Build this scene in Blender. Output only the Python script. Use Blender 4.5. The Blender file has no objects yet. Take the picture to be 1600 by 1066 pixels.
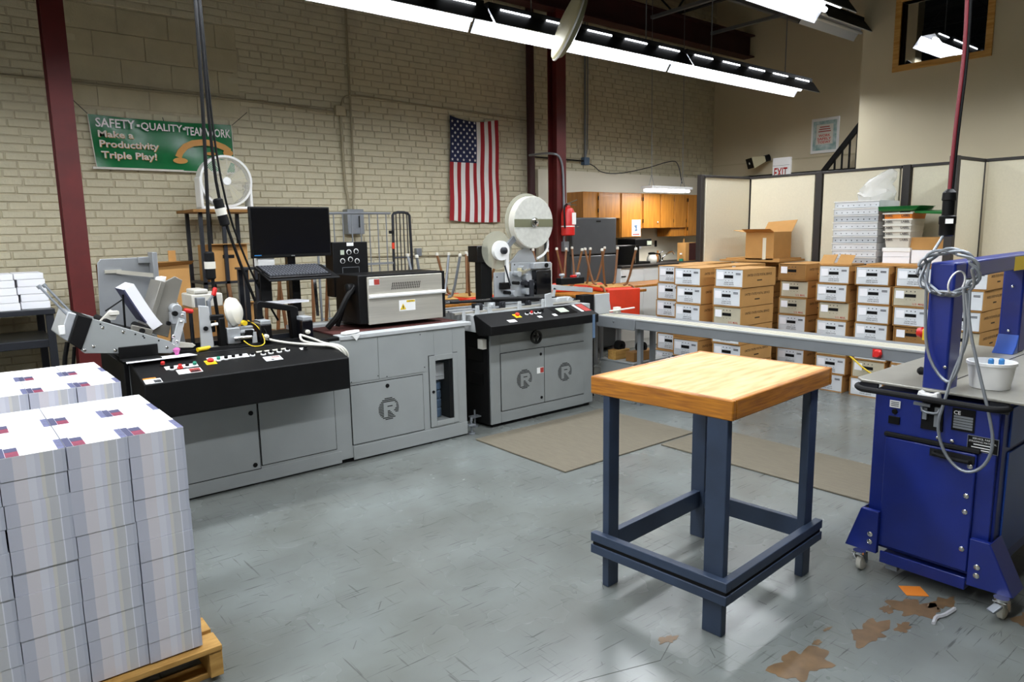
import bpy, math, random
from mathutils import Vector, Matrix
random.seed(7)
R = math.radians
C = bpy.context.scene.collection
SC = bpy.context.scene

# ------------------------------------------------------------------ camera
cam_d = bpy.data.cameras.new('camera'); cam = bpy.data.objects.new('camera', cam_d); C.objects.link(cam)
cam_d.sensor_width = 36.0; cam_d.lens = 36.0 * 1105.02 / 1600.0; cam_d.clip_end = 100
yaw, pit, rol = R(39.0695), R(8.8677), R(-0.9331)
fw = Vector((math.sin(yaw)*math.cos(pit), math.cos(yaw)*math.cos(pit), -math.sin(pit)))
rt = Vector((math.cos(yaw), -math.sin(yaw), 0)); up = rt.cross(fw)
r2 = rt*math.cos(rol) + up*math.sin(rol); u2 = up*math.cos(rol) - rt*math.sin(rol)
cam.matrix_world = Matrix(((r2.x, u2.x, -fw.x, 0), (r2.y, u2.y, -fw.y, 0), (r2.z, u2.z, -fw.z, 1.6), (0, 0, 0, 1)))
SC.camera = cam
# ------------------------------------------------------------------ world, exposure
w = bpy.data.worlds.new('world'); SC.world = w; w.use_nodes = True
w.node_tree.nodes['Background'].inputs[0].default_value = (0.8, 0.85, 0.9, 1)
w.node_tree.nodes['Background'].inputs[1].default_value = 0.05
SC.view_settings.view_transform = 'Standard'; SC.view_settings.look = 'None'
SC.view_settings.gamma = 1; SC.view_settings.use_curve_mapping = False
SC.view_settings.exposure = 0.0
LAMP_W = 38.0            # watts of one fluorescent fixture
TUBE_E = 12.0             # brightness of the visible tubes

# ------------------------------------------------------------------ materials
def lin(h):
    h = h.lstrip('#'); v = [int(h[i:i+2], 16)/255 for i in (0, 2, 4)]
    return [(c/12.92 if c <= .04045 else ((c+.055)/1.055)**2.4) for c in v]
MATS = {}
def mat(name, col, rough=.5, metal=0., var=0., scale=8., bump=0., bscale=None, col2=None, stretch=None, coat=0., emit=0., alpha=1., trans=0., detail=4.):
    if name in MATS: return MATS[name]
    m = bpy.data.materials.new(name); m.use_nodes = True; nt = m.node_tree; b = nt.nodes['Principled BSDF']
    c = lin(col); b.inputs['Base Color'].default_value = (*c, 1); b.inputs['Roughness'].default_value = rough
    b.inputs['Metallic'].default_value = metal; b.inputs['Coat Weight'].default_value = coat
    if emit: b.inputs['Emission Color'].default_value = (*c, 1); b.inputs['Emission Strength'].default_value = emit
    if alpha < 1: b.inputs['Alpha'].default_value = alpha
    if trans: b.inputs['Transmission Weight'].default_value = trans
    if var or bump or col2:
        tc = nt.nodes.new('ShaderNodeTexCoord'); mp = nt.nodes.new('ShaderNodeMapping'); nz = nt.nodes.new('ShaderNodeTexNoise')
        nt.links.new(tc.outputs['Object'], mp.inputs[0]); nt.links.new(mp.outputs[0], nz.inputs['Vector'])
        if stretch: mp.inputs['Scale'].default_value = stretch
        nz.inputs['Scale'].default_value = scale; nz.inputs['Detail'].default_value = detail
        if var or col2:
            rp = nt.nodes.new('ShaderNodeValToRGB'); e = rp.color_ramp.elements
            k2 = lin(col2) if col2 else [x*(1-var) for x in c]
            k1 = c if col2 else [min(1, x*(1+var*.6)) for x in c]
            e[0].position = .32; e[0].color = (*k2, 1); e[1].position = .68; e[1].color = (*k1, 1)
            nt.links.new(nz.outputs[0], rp.inputs[0]); nt.links.new(rp.outputs[0], b.inputs['Base Color'])
        if bump:
            n2 = nz
            if bscale:
                n2 = nt.nodes.new('ShaderNodeTexNoise'); nt.links.new(mp.outputs[0], n2.inputs['Vector']); n2.inputs['Scale'].default_value = bscale
            bp = nt.nodes.new('ShaderNodeBump'); bp.inputs['Strength'].default_value = bump; bp.inputs['Distance'].default_value = .01
            nt.links.new(n2.outputs[0], bp.inputs['Height']); nt.links.new(bp.outputs[0], b.inputs['Normal'])
    MATS[name] = m; return m
mat('brick', '#cfc7ab', .72, var=.08, scale=6, bump=.35, bscale=40)
mat('mortar', '#c4baa0', .85, var=.10, scale=20)
mat('block', '#c6bc9d', .8, var=.10, scale=5, bump=.3, bscale=60)
mat('drywall', '#cfc4a8', .75, var=.03, scale=2)
mat('whitewall', '#e2dcc8', .7, var=.03, scale=2)
mat('ceil', '#2a2a2c', .8, var=.25, scale=3)
mat('joist', '#26262a', .6)
mat('maroon', '#5c1715', .55, var=.22, scale=6)
mat('maroon_dark', '#3a1214', .6, var=.2, scale=4)
mat('m_gray', '#959998', .45, var=.05, scale=5)
mat('m_gray2', '#898d8c', .42, var=.05, scale=7)
mat('m_light', '#b7babb', .4, var=.06, scale=9)
mat('gap', '#0b0b0c', .7)
mat('black', '#0a0a0b', .5, var=.3, scale=14)
mat('cableblack', '#08080a', .65)
mat('keycap', '#3c3e44', .5)
mat('woodside', '#c07c1e', .45, scale=3, col2='#8f5414', stretch=(2.5, 2.5, 40), bump=.08, coat=.15)
mat('cordred', '#74202a', .5)
mat('reelface', '#c6c6be', .45, var=.10, scale=30)
mat('traygray', '#b9bdc1', .4, var=.12, scale=5)
mat('conduit_d', '#a0967b', .6)
mat('blackgloss', '#0c0c0f', .22)
mat('rubber', '#1b1b1c', .75)
mat('darkmetal', '#2b2d33', .4, metal=.3)
mat('steel', '#c2beb2', .36, metal=.45, var=.08, scale=3, stretch=(1, 1, 30))
mat('alu', '#b4b8bc', .36, metal=.4, var=.10, scale=4)
mat('chrome', '#d9dadb', .15, metal=1.)
mat('white', '#ececea', .45)
mat('offwhite', '#d9d6cb', .5, var=.05)
mat('paper', '#eeeef2', .7)
mat('paperdark', '#3b3d5c', .6)
mat('red', '#c8201c', .35)
mat('orange_red', '#d83a1c', .5, var=.1)
mat('green', '#23856a', .4)
mat('green_lid', '#1d7a3a', .45, var=.15)
mat('yellow', '#e3c11c', .45)
mat('orange', '#e8862a', .6)
mat('blue', '#0b2379', .42, var=.16, scale=5, coat=.15)
mat('blue_light', '#234a9e', .35, var=.1, scale=5)
mat('sky', '#2d78b8', .4)
mat('navy', '#2c3a50', .5, var=.2, scale=7, bump=.08, bscale=30)
mat('wood', '#d9aa60', .42, scale=3, col2='#bf8a3e', stretch=(14, 1.2, 14), bump=.05, coat=.15)
mat('woodtop', '#dcb97f', .42, scale=3.4, col2='#b98b48', stretch=(1.3, 9, 3), bump=.06, coat=.1, detail=9)
mat('woodend', '#7a4416', .6, var=.35, scale=40)
mat('oak', '#b87a2c', .42, scale=3, col2='#9c6220', stretch=(14, 14, 1.2), coat=.1)
mat('pallet', '#c79b55', .75, scale=4, col2='#a87d3c', stretch=(2, 12, 12))
mat('cardboard', '#b98a4e', .8, var=.10, scale=5)
mat('cardboard_dark', '#8f6736', .85, var=.12, scale=5)
mat('traywhite', '#d2d6da', .55, var=.07, scale=6)
mat('traytan', '#b5ae98', .6, var=.1, scale=6)
mat('trayclear', '#d9dcdf', .4, var=.12, scale=5)
mat('ink', '#22242c', .7)
mat('inkred', '#a4342c', .7)
mat('inkbrown', '#3d2c14', .8)
mat('flagred', '#9c1c24', .8, var=.08)
mat('flagwhite', '#e6e4e0', .8)
mat('flagblue', '#1c2348', .8)
mat('bannergreen', '#13733f', .22, var=.08)
mat('bannergold', '#cf9440', .3)
mat('panelcloth', '#d6cfb8', .9, var=.03, scale=60)
mat('charcoal', '#2a2624', .6)
mat('fridge', '#55585c', .38, metal=.35, var=.05)
mat('wooden_leg', '#7b5230', .5, var=.2)
mat('cream', '#cfc7a4', .45)
mat('bluegray', '#59718c', .5)
mat('conduit', '#c2b898', .6)
mat('galv', '#8d9298', .45, metal=.6)
mat('mat', '#6c6556', .9, var=.10, scale=9, bump=.25, bscale=60, stretch=(6, 1, 1))
mat('belt', '#d7d3c0', .6)
mat('redbelt', '#4e2420', .7)
mat('stain', '#735c42', .35, var=.25, scale=16)
mat('pink', '#b85a98', .6)
mat('posterteal', '#7fa3a1', .4, scale=14, col2='#c3d2cf')
mat('olive', '#6b6c53', .5)
mat('smoke', '#b9b9a8', .2, alpha=.45)
mat('glass', '#20262a', .03, alpha=.10)
mat('plasticbag', '#e8e8e6', .25, alpha=.42, bump=.6, bscale=18)
mat('wrap', '#dcdde2', .3, alpha=.6)
mat('tube', '#f4f8ff', .4, emit=TUBE_E)
mat('tubeoff', '#d8d8d4', .4)
mat('reflector', '#dfe3ea', .35)
mat('screen', '#05060a', .18)
mat('lcd', '#b9c2b0', .3)
mat('sign_white', '#eeeeee', .5, emit=.25)
mat('conv', '#74787b', .45, var=.05, scale=5)
mat('plate', '#918f87', .36, metal=.35, var=.08, scale=6)
mat('brushed', '#8b8880', .38, metal=.4, var=.12, scale=4)
mat('sheetmetal', '#9a9da0', .36, metal=.4, var=.15, scale=3)
for k_ in ('black', 'gap', 'cableblack', 'rubber'): MATS[k_].node_tree.nodes['Principled BSDF'].inputs['Specular IOR Level'].default_value = .22
# cut edges of printed mailers: colour bands across each bundle
def edge_mat():
    m = bpy.data.materials.new('paperedge'); m.use_nodes = True; nt = m.node_tree; N = nt.nodes; L = nt.links; b = N['Principled BSDF']; b.inputs['Roughness'].default_value = .75
    tc = N.new('ShaderNodeTexCoord'); sp = N.new('ShaderNodeSeparateXYZ'); L.new(tc.outputs['Object'], sp.inputs[0])
    dv = N.new('ShaderNodeMath'); dv.operation = 'DIVIDE'; dv.inputs[1].default_value = .1735; L.new(sp.outputs[0], dv.inputs[0])
    fr = N.new('ShaderNodeMath'); fr.operation = 'FRACT'; L.new(dv.outputs[0], fr.inputs[0])
    rp = N.new('ShaderNodeValToRGB'); cr = rp.color_ramp; cr.interpolation = 'CONSTANT'
    cr.elements[0].position = 0; cr.elements[0].color = (*lin('#bcbecb'), 1); cr.elements[1].position = .2; cr.elements[1].color = (*lin('#d6d2d8'), 1)
    for p, c in ((.40, '#d9dae4'), (.52, '#cfd0dc'), (.60, '#d3d1cd'), (.66, '#c3c4c8'), (.80, '#dfe0ea'), (.82, '#bfc2ce'), (.93, '#b6bac8')):
        e = cr.elements.new(p); e.color = (*lin(c), 1)
    L.new(fr.outputs[0], rp.inputs[0]); L.new(rp.outputs[0], b.inputs['Base Color']); MATS['paperedge'] = m
edge_mat()
# painted concrete floor
def floor_mat():
    m = bpy.data.materials.new('floor_paint'); m.use_nodes = True; nt = m.node_tree; N = nt.nodes; L = nt.links; b = N['Principled BSDF']
    tc = N.new('ShaderNodeTexCoord')
    def noise(s, d, st=None, rot=None):
        mp = N.new('ShaderNodeMapping'); L.new(tc.outputs['Object'], mp.inputs[0])
        if st: mp.inputs['Scale'].default_value = st
        if rot: mp.inputs['Rotation'].default_value = rot
        n = N.new('ShaderNodeTexNoise'); n.inputs['Scale'].default_value = s; n.inputs['Detail'].default_value = d
        L.new(mp.outputs[0], n.inputs['Vector']); return n
    def ramp(n, p0, c0, p1, c1):
        r = N.new('ShaderNodeValToRGB'); e = r.color_ramp.elements; e[0].position = p0; e[0].color = (*c0, 1); e[1].position = p1; e[1].color = (*c1, 1)
        L.new(n.outputs[0], r.inputs[0]); return r
    base = ramp(noise(1.1, 4), .28, lin('#6f7371'), .72, lin('#7c8280'))
    dirt = ramp(noise(2.2, 5), .28, lin('#a59c85'), .74, (1, 1, 1))
    mx = N.new('ShaderNodeMix'); mx.data_type = 'RGBA'; mx.blend_type = 'MULTIPLY'; mx.inputs[0].default_value = .38
    L.new(base.outputs[0], mx.inputs[6]); L.new(dirt.outputs[0], mx.inputs[7])
    s1 = ramp(noise(3.2, 3, (1.5, 34, 1), (0, 0, .5)), .64, (1, 1, 1), .70, (.35, .35, .34))
    s2 = ramp(noise(2.6, 3, (34, 1.6, 1), (0, 0, .25)), .65, (1, 1, 1), .71, (.5, .5, .48))
    m2 = N.new('ShaderNodeMix'); m2.data_type = 'RGBA'; m2.blend_type = 'MULTIPLY'; m2.inputs[0].default_value = .8
    L.new(mx.outputs[2], m2.inputs[6]); L.new(s1.outputs[0], m2.inputs[7])
    m3 = N.new('ShaderNodeMix'); m3.data_type = 'RGBA'; m3.blend_type = 'MULTIPLY'; m3.inputs[0].default_value = .7
    L.new(m2.outputs[2], m3.inputs[6]); L.new(s2.outputs[0], m3.inputs[7])
    L.new(m3.outputs[2], b.inputs['Base Color'])
    rr = ramp(noise(3, 3), .25, (.2, .2, .2), .8, (.33, .33, .33)); L.new(rr.outputs[0], b.inputs['Roughness'])
    bp = N.new('ShaderNodeBump'); bp.inputs['Strength'].default_value = .10; bp.inputs['Distance'].default_value = .01
    L.new(noise(9, 3).outputs[0], bp.inputs['Height']); L.new(bp.outputs[0], b.inputs['Normal'])
    MATS['floor'] = m
floor_mat()

# ------------------------------------------------------------------ mesh helpers
class MB:
    def __init__(s): s.v = []; s.f = []
    def add(s, vs, fs):
        o = len(s.v); s.v += [tuple(v) for v in vs]; s.f += [tuple(i+o for i in f) for f in fs]; return s
    def box(s, x0, x1, y0, y1, z0, z1):
        return s.add([(x0,y0,z0),(x1,y0,z0),(x1,y1,z0),(x0,y1,z0),(x0,y0,z1),(x1,y0,z1),(x1,y1,z1),(x0,y1,z1)],
                     [(0,3,2,1),(4,5,6,7),(0,1,5,4),(1,2,6,5),(2,3,7,6),(3,0,4,7)])
    def hexa(s, p):   # 8 points: bottom ring then top ring
        return s.add(p, [(0,3,2,1),(4,5,6,7),(0,1,5,4),(1,2,6,5),(2,3,7,6),(3,0,4,7)])
    def bar(s, a, b, w, h, upv=(0,0,1)):   # oriented box from a to b, width w across, height h
        a = Vector(a); b = Vector(b); d = (b-a).normalized(); u = Vector(upv)
        sd = d.cross(u)
        if sd.length < 1e-4: u = Vector((0,1,0)); sd = d.cross(u)
        sd.normalize(); u = sd.cross(d).normalized(); sd = sd*w/2; u = u*h/2
        return s.hexa([a-sd-u, a+sd-u, b+sd-u, b-sd-u, a-sd+u, a+sd+u, b+sd+u, b-sd+u])
    def cyl(s, a, b, r, n=16, r2=None, caps=True):
        a = Vector(a); b = Vector(b); d = (b-a).normalized(); u = d.orthogonal().normalized(); v = d.cross(u)
        r2 = r if r2 is None else r2; vs = []
        for i in range(n):
            t = 2*math.pi*i/n; e = u*math.cos(t)+v*math.sin(t); vs += [a+e*r, b+e*r2]
        fs = [(2*i, 2*((i+1) % n), 2*((i+1) % n)+1, 2*i+1) for i in range(n)]
        if caps: fs += [tuple(2*i for i in reversed(range(n))), tuple(2*i+1 for i in range(n))]
        return s.add(vs, fs)
    def ring(s, c, axis, ro, ri, t, n=32):   # flat annulus of thickness t
        c = Vector(c); d = Vector(axis).normalized(); u = d.orthogonal().normalized(); v = d.cross(u); vs = []
        for i in range(n):
            a = 2*math.pi*i/n; e = u*math.cos(a)+v*math.sin(a)
            vs += [c+e*ro-d*t/2, c+e*ro+d*t/2, c+e*ri+d*t/2, c+e*ri-d*t/2]
        fs = []
        for i in range(n):
            p = 4*i; q = 4*((i+1) % n)
            fs += [(p,q,q+1,p+1),(p+1,q+1,q+2,p+2),(p+2,q+2,q+3,p+3),(p+3,q+3,q,p)]
        return s.add(vs, fs)
    def tube(s, pts, r, n=8, smooth=0):
        P = [Vector(p) for p in pts]
        for _ in range(smooth):
            Q = [P[0]]
            for a, b in zip(P, P[1:]): Q += [a*.75+b*.25, a*.25+b*.75]
            P = Q+[P[-1]]
        vs = []; u = None
        for i, p in enumerate(P):
            d = (P[min(i+1, len(P)-1)]-P[max(i-1, 0)]).normalized()
            u = d.orthogonal().normalized() if u is None else (u-d*u.dot(d)).normalized()
            v = d.cross(u)
            for k in range(n):
                t = 2*math.pi*k/n; vs.append(p+(u*math.cos(t)+v*math.sin(t))*r)
        fs = [(i*n+k, i*n+(k+1) % n, (i+1)*n+(k+1) % n, (i+1)*n+k) for i in range(len(P)-1) for k in range(n)]
        fs += [tuple(reversed(range(n))), tuple((len(P)-1)*n+k for k in range(n))]
        return s.add(vs, fs)
    def prism(s, poly, axis, d0, d1):   # polygon in the two other axes, extruded along axis
        n = len(poly)
        def P(a, b, d): return {'x': (d,a,b), 'y': (a,d,b), 'z': (a,b,d)}[axis]
        vs = [P(a,b,d0) for a,b in poly]+[P(a,b,d1) for a,b in poly]
        fs = [tuple(reversed(range(n))), tuple(range(n, 2*n))]+[(i,(i+1) % n, n+(i+1) % n, n+i) for i in range(n)]
        return s.add(vs, fs)
    def lathe(s, c, prof, n=24, axis=(0,0,1)):   # prof = [(radius, height)]
        c = Vector(c); d = Vector(axis).normalized(); u = d.orthogonal().normalized(); v = d.cross(u); vs = []
        for r, h in prof:
            for k in range(n):
                t = 2*math.pi*k/n; vs.append(c+d*h+(u*math.cos(t)+v*math.sin(t))*r)
        m = len(prof)
        fs = [(i*n+k, i*n+(k+1) % n, (i+1)*n+(k+1) % n, (i+1)*n+k) for i in range(m-1) for k in range(n)]
        fs += [tuple(reversed(range(n))), tuple((m-1)*n+k for k in range(n))]
        return s.add(vs, fs)
    def mesh(s, name, off=(0,0,0)):
        me = bpy.data.meshes.new(name); o = Vector(off)
        me.from_pydata([tuple(Vector(v)-o) for v in s.v], [], s.f); me.validate(); me.update()
        import bmesh as _b
        bm = _b.new(); bm.from_mesh(me); _b.ops.recalc_face_normals(bm, faces=bm.faces); bm.to_mesh(me); bm.free()
        me.polygons.foreach_set('use_smooth', [True]*len(me.polygons)); me.set_sharp_from_angle(angle=.6)
        return me
BASE = {}
def tag(o, label=None, cat=None, group=None, kind=None):
    for k, v in (('label', label), ('category', cat), ('group', group), ('kind', kind)):
        if v: o[k] = v
    return o
def thing(name, label, cat, loc=(0,0,0), rotz=0., group=None, local=False):
    o = bpy.data.objects.new(name, None); C.objects.link(o); o.empty_display_size = .1
    o.location = loc; o.rotation_euler = (0, 0, rotz); tag(o, label, cat, group)
    BASE[o.name] = Vector((0,0,0)) if local else Vector(loc); return o
def put(name, mb, m, parent=None, bevel=0., label=None, cat=None, group=None, kind=None, seg=2):
    if parent is None:
        xs = [v[0] for v in mb.v]; ys = [v[1] for v in mb.v]; zs = [v[2] for v in mb.v]
        off = Vector(((min(xs)+max(xs))/2, (min(ys)+max(ys))/2, min(zs)))
    else: off = BASE[parent.name]
    o = bpy.data.objects.new(name, mb.mesh(name, off)); C.objects.link(o)
    o.data.materials.append(MATS[m] if isinstance(m, str) else m)
    if parent is None: o.location = off
    else: o.parent = parent
    BASE[o.name] = off
    if bevel:
        md = o.modifiers.new('bevel', 'BEVEL'); md.width = bevel; md.segments = seg; md.limit_method = 'ANGLE'; md.angle_limit = R(40)
    return tag(o, label, cat, group, kind)
def copy_tree(o, parent=None):
    c = o.copy(); C.objects.link(c); c.parent = parent
    for ch in list(o.children): copy_tree(ch, c)
    return c
TXT = {}
def text_mesh(s, bold=False):
    if s in TXT: return TXT[s]
    cu = bpy.data.curves.new('t', 'FONT'); cu.body = s; cu.align_x = 'CENTER'; cu.align_y = 'CENTER'; cu.size = 1; cu.resolution_u = 2
    if bold: cu.offset = .018
    ob = bpy.data.objects.new('t', cu); C.objects.link(ob)
    me = bpy.data.meshes.new_from_object(ob.evaluated_get(bpy.context.evaluated_depsgraph_get()))
    bpy.data.objects.remove(ob); TXT[s] = me; return me
def text(s, m, parent, pos, wid, face, hgt=None, name='lettering', tilt=0., bold=True):
    """flat print: lettering of total width wid centred at pos; face: direction the print looks to"""
    base = text_mesh(s, bold); me = base.copy()
    xs = [v.co.x for v in me.vertices]; ys = [v.co.y for v in me.vertices]
    W = max(xs)-min(xs); H = max(ys)-min(ys); cx = (max(xs)+min(xs))/2; cy = (max(ys)+min(ys))/2
    sx = wid/W; sy = (hgt/H) if hgt else sx
    n = Vector(face).normalized(); upv = Vector((0,0,1)) if abs(n.z) < .9 else Vector((0,1,0))
    rx = upv.cross(n).normalized(); uy = n.cross(rx)
    if tilt: rx, uy = rx*math.cos(tilt)+uy*math.sin(tilt), uy*math.cos(tilt)-rx*math.sin(tilt)
    p = Vector(pos)-BASE[parent.name]
    for v in me.vertices: v.co = p+rx*((v.co.x-cx)*sx)+uy*((v.co.y-cy)*sy)
    me.materials.clear(); me.materials.append(MATS[m]); o = bpy.data.objects.new(name, me); C.objects.link(o); o.parent = parent
    BASE[o.name] = BASE[parent.name]; return o
ORD = ['first','second','third','fourth','fifth','sixth','seventh','eighth','ninth','tenth','eleventh','twelfth','thirteenth','fourteenth']
# ================================================================== SETTING
mat('scuff', '#3f423f', .5)
def struct(name, mb, m, bevel=0.): return put(name, mb, m, None, bevel, kind='structure')
floor_ = struct('floor', MB().box(-4.5, 18, -5, 9, -.1, 0), 'floor')
for i, (cx, cy, s, el) in enumerate(((2.73,1.13,.13,.55),(2.86,1.06,.05,.7),(3.05,1.09,.12,.8),(2.95,1.16,.05,.5),(2.33,1.20,.15,.7),(2.5,1.23,.025,.8),(3.33,.74,.12,.6),(3.18,1.03,.10,.4),(2.62,1.25,.03,.3),(2.08,1.62,.05,.6))):
    n = 44; rr = random.Random(i+3); ph_ = [rr.random()*6.28 for _ in range(6)]; poly = []
    for k in range(n):
        a = 2*math.pi*k/n; r = s*(.72+.2*math.sin(2*a+ph_[0])+.14*math.sin(5*a+ph_[1])+.1*math.sin(9*a+ph_[2])+.1*rr.random()); poly.append((cx+r*math.cos(a), cy+r*math.sin(a)*el))
    put('stain', MB().prism(poly, 'z', .0002, .0009), 'stain', floor_)
# one hairline crack in the slab
put('floor_crack', MB().tube([(.95, 1.72, .0), (1.3, 1.62, .0), (1.62, 1.66, 0), (1.95, 1.55, 0), (2.12, 1.62, 0)], .0012, 4), 'scuff', floor_)
sc_ = MB(); rs = random.Random(11)
for k in range(150):
    x, y = rs.uniform(.7, 4.2), rs.uniform(.5, 4.2); a = rs.choice((.4, .9, 2.4, rs.uniform(0, 3.1))); ln = rs.uniform(.01, .07)
    sc_.bar((x, y, .0003), (x+ln*math.cos(a), y+ln*math.sin(a), .0003), rs.uniform(.0015, .004), .0006)
put('scuff_marks', sc_, 'scuff', floor_, kind='stuff')
# brick wall
WY = 7.0
wall_back = struct('wall_back', MB().box(-4.5, 10.1, WY+.0075, WY+.25, 0, 5.2), 'mortar')
PX, PZ = .218, .0652
bvar = []
for k in range(10):
    r_ = random.Random(100+k); hw = .5*(PX-.0075)-r_.random()*.003; hh = .5*(PZ-.0065)-r_.random()*.0015; d = .004*r_.random(); e = .003
    j = lambda: (r_.random()-.5)*.004
    f = [(-hw+j(), -hh+j()), (hw+j(), -hh+j()), (hw+j(), hh+j()), (-hw+j(), hh+j())]
    mb = MB().add([(x, .03, z) for x, z in f]+[(x, .003, z) for x, z in f]+[(x*.965, -d, z*.88) for x, z in f],
        [(0,1,5,4),(1,2,6,5),(2,3,7,6),(3,0,4,7),(4,5,9,8),(5,6,10,9),(6,7,11,10),(7,4,8,11),(8,9,10,11)])
    bvar.append(mb)
half = MB().add([((-.046 if x < 0 else .046), y, z) for x, y, z in bvar[0].v], bvar[0].f)
bmesh_ = [b.mesh('brick') for b in bvar]
for me in bmesh_: me.materials.append(MATS['brick'])
cells = []
BX0, BX1, BZ0, BZ1 = 1.03, 2.42, 2.69, 3.55          # bricked-up opening of big blocks
for row in range(int(4.95/PZ)):
    z = (row+.5)*PZ
    if z < .2: continue
    header = row % 9 == 5
    p = PX/2 if header else PX
    x = -1.2+(0 if row % 2 else PX/2)+(((row*37) % 11)-5)*.008
    while x < 9.85:
        inb = BX0 < x < BX1 and BZ0 < z < BZ1
        if not inb and not (x > 6.3 and z < 2.3): cells.append((x, z, header))
        x += p
cp, sp_ = math.cos(yaw), math.sin(yaw)
def score(x, z):
    if not (.62 < x < 4.6 and 1.5 < z < 3.6): return -1
    if x < 2.45 and 2.1 < z < 2.7 and x > 1.1: return -1
    if .8 < x < 1.05: return -1
    return 1/(x*x+WY*WY+(z-1.6)**2)**1.5
cells.sort(key=lambda c: -score(c[0], c[1]) if not c[2] else 1)
big = MB(); nb = 0
for i, (x, z, h) in enumerate(cells):
    k = random.randrange(10)
    if i < 300:
        o = bpy.data.objects.new('brick', bmesh_[k]); C.objects.link(o); o.parent = wall_back
        o.location = Vector((x, WY, z))-BASE[wall_back.name]
    else:
        src = half if h else bvar[k]
        big.add([(a+x, b+WY, c+z) for a, b, c in src.v], src.f)
put('brickwork', big, 'brick', wall_back, kind='stuff')
zz = BZ0+.0; r_ = 0
while zz < BZ1-.05:
    xx = BX0-.0+(0 if r_ % 2 else -.2)
    while xx < BX1:
        a, b = max(xx, BX0), min(xx+.4, BX1)
        if b-a > .03: put('block', MB().box(a+.003, b-.003, WY-.004+.004*random.random(), WY+.03, zz+.003, min(zz+.205, BZ1)-.002), 'block', wall_back, .004)
        xx += .4
    zz += .205; r_ += 1
# right end wall, office wall, unseen walls, ceiling
struct('wall_right', MB().box(9.91, 10.1, 4.03, 7.02, 0, 5.2), 'drywall')
wo = MB()
OX = 8.5; wy0, wy1, wz0, wz1 = 2.79, 3.62, 3.33, 3.99
wo.box(OX, OX+.15, wy1, 4.03, 0, 5.2); wo.box(OX, OX+.15, -5, wy0, 0, 5.2); wo.box(OX, OX+.15, wy0, wy1, 0, wz0); wo.box(OX, OX+.15, wy0, wy1, wz1, 5.2)
struct('wall_office', wo, 'drywall')
win = thing('window_1', 'square interior window with light wood frame high on the office wall', 'window', (OX, 3.2, 3.27)); del win['category']; win['kind'] = 'structure'
for nm, bx in (('frame_bottom', (OX-.02, OX+.14, wy0-.065, wy1+.065, wz0-.065, wz0)), ('frame_top', (OX-.02, OX+.14, wy0-.065, wy1+.065, wz1, wz1+.065)),
               ('frame_side', (OX-.02, OX+.14, wy0-.065, wy0, wz0, wz1)), ('frame_side', (OX-.02, OX+.14, wy1, wy1+.065, wz0, wz1))):
    put(nm, MB().box(*bx), 'wood', win, .004)
put('pane', MB().box(OX+.07, OX+.076, wy0, wy1, wz0, wz1), 'glass', win)
struct('wall_left', MB().box(-4.6, -4.4, -5, 7.2, 0, 5.2), 'drywall')
struct('wall_front', MB().box(-4.5, 18, -5.2, -5, 0, 5.2), 'drywall')
struct('wall_far', MB().box(18, 18.2, -5, 9, 0, 5.2), 'ceil')
struct('wall_side', MB().box(10.1, 18, 9, 9.2, 0, 5.2), 'ceil')
ceil = struct('ceiling', MB().box(-4.5, 18, -5, 9, 5.1, 5.25), 'ceil')
for k in range(37):
    x = -4.3+k*.6
    put('deck_rib', MB().prism([(x, 5.1), (x+.05, 5.05), (x+.2, 5.05), (x+.25, 5.1)], 'y', -5, 7.0), 'ceil', ceil)
def joist(x, ye=6.9):
    m = MB(); z0, z1 = 4.5, 5.0
    m.box(x-.04, x+.04, -4.9, ye, z1-.03, z1); m.box(x-.03, x+.03, -4.9, ye, z0, z0+.03)
    y = -4.7; s = 0
    while y < ye-.3:
        m.bar((x, y, z0+.02 if s else z1-.02), (x, y+.45, z1-.02 if s else z0+.02), .02, .02); y += .45; s = 1-s
    return m
for x in (-2.5, -.7, 1.1, 2.9, 4.7, 6.5, 8.3, 10.4, 12, 13.6, 15.2, 16.8): put('ceiling_joist', joist(x, 6.9 if x < 10 else 8.9), 'joist', ceil)
for y, x0, x1 in ((5.4, 5.6, 9.9), (2.6, 6.2, 9.9)): put('ceiling_strut', MB().box(x0, x1, y, y+.05, 4.35, 4.39), 'galv', ceil)
for x, y0, y1 in ((7.6, 3.2, 6.6), (8.9, 4.2, 6.6)): put('ceiling_strut', MB().box(x, x+.05, y0, y1, 4.3, 4.34), 'galv', ceil)
# maroon steel beam along the brick wall
bm_ = MB(); bm_.box(-4.4, 9.9, 6.31, 6.49, 4.11, 4.13); bm_.box(-4.4, 9.9, 6.31, 6.49, 4.41, 4.43); bm_.box(-4.4, 9.9, 6.39, 6.41, 4.13, 4.41)
put('trim_1', bm_, 'maroon_dark', None, kind='structure')
# steel columns (H section, flange to the room)
def column(x, y, label):
    t = thing('steel_column', label, 'column', (x, y, 0), group='maroon steel columns')
    m = MB(); m.box(x-.075, x+.075, y-.08, y-.068, 0, 4.11); m.box(x-.075, x+.075, y+.068, y+.08, 0, 4.11); m.box(x-.006, x+.006, y-.068, y+.068, 0, 4.11)
    put('shaft', m, 'maroon', t, .002); put('base_plate', MB().box(x-.14, x+.14, y-.14, y+.12, 0, .018), 'maroon', t)
    return t
column(.875, 6.40, 'maroon steel H column at the left, beside the green banner')
column(5.936, 6.40, 'maroon steel H column behind the white label reel, beside the fire extinguisher')
# drywall behind the kitchen, with vertical stop
struct('wall_kitchen', MB().box(6.1, 9.9, 6.93, 7.0, 0, 2.37), 'whitewall')
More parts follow.
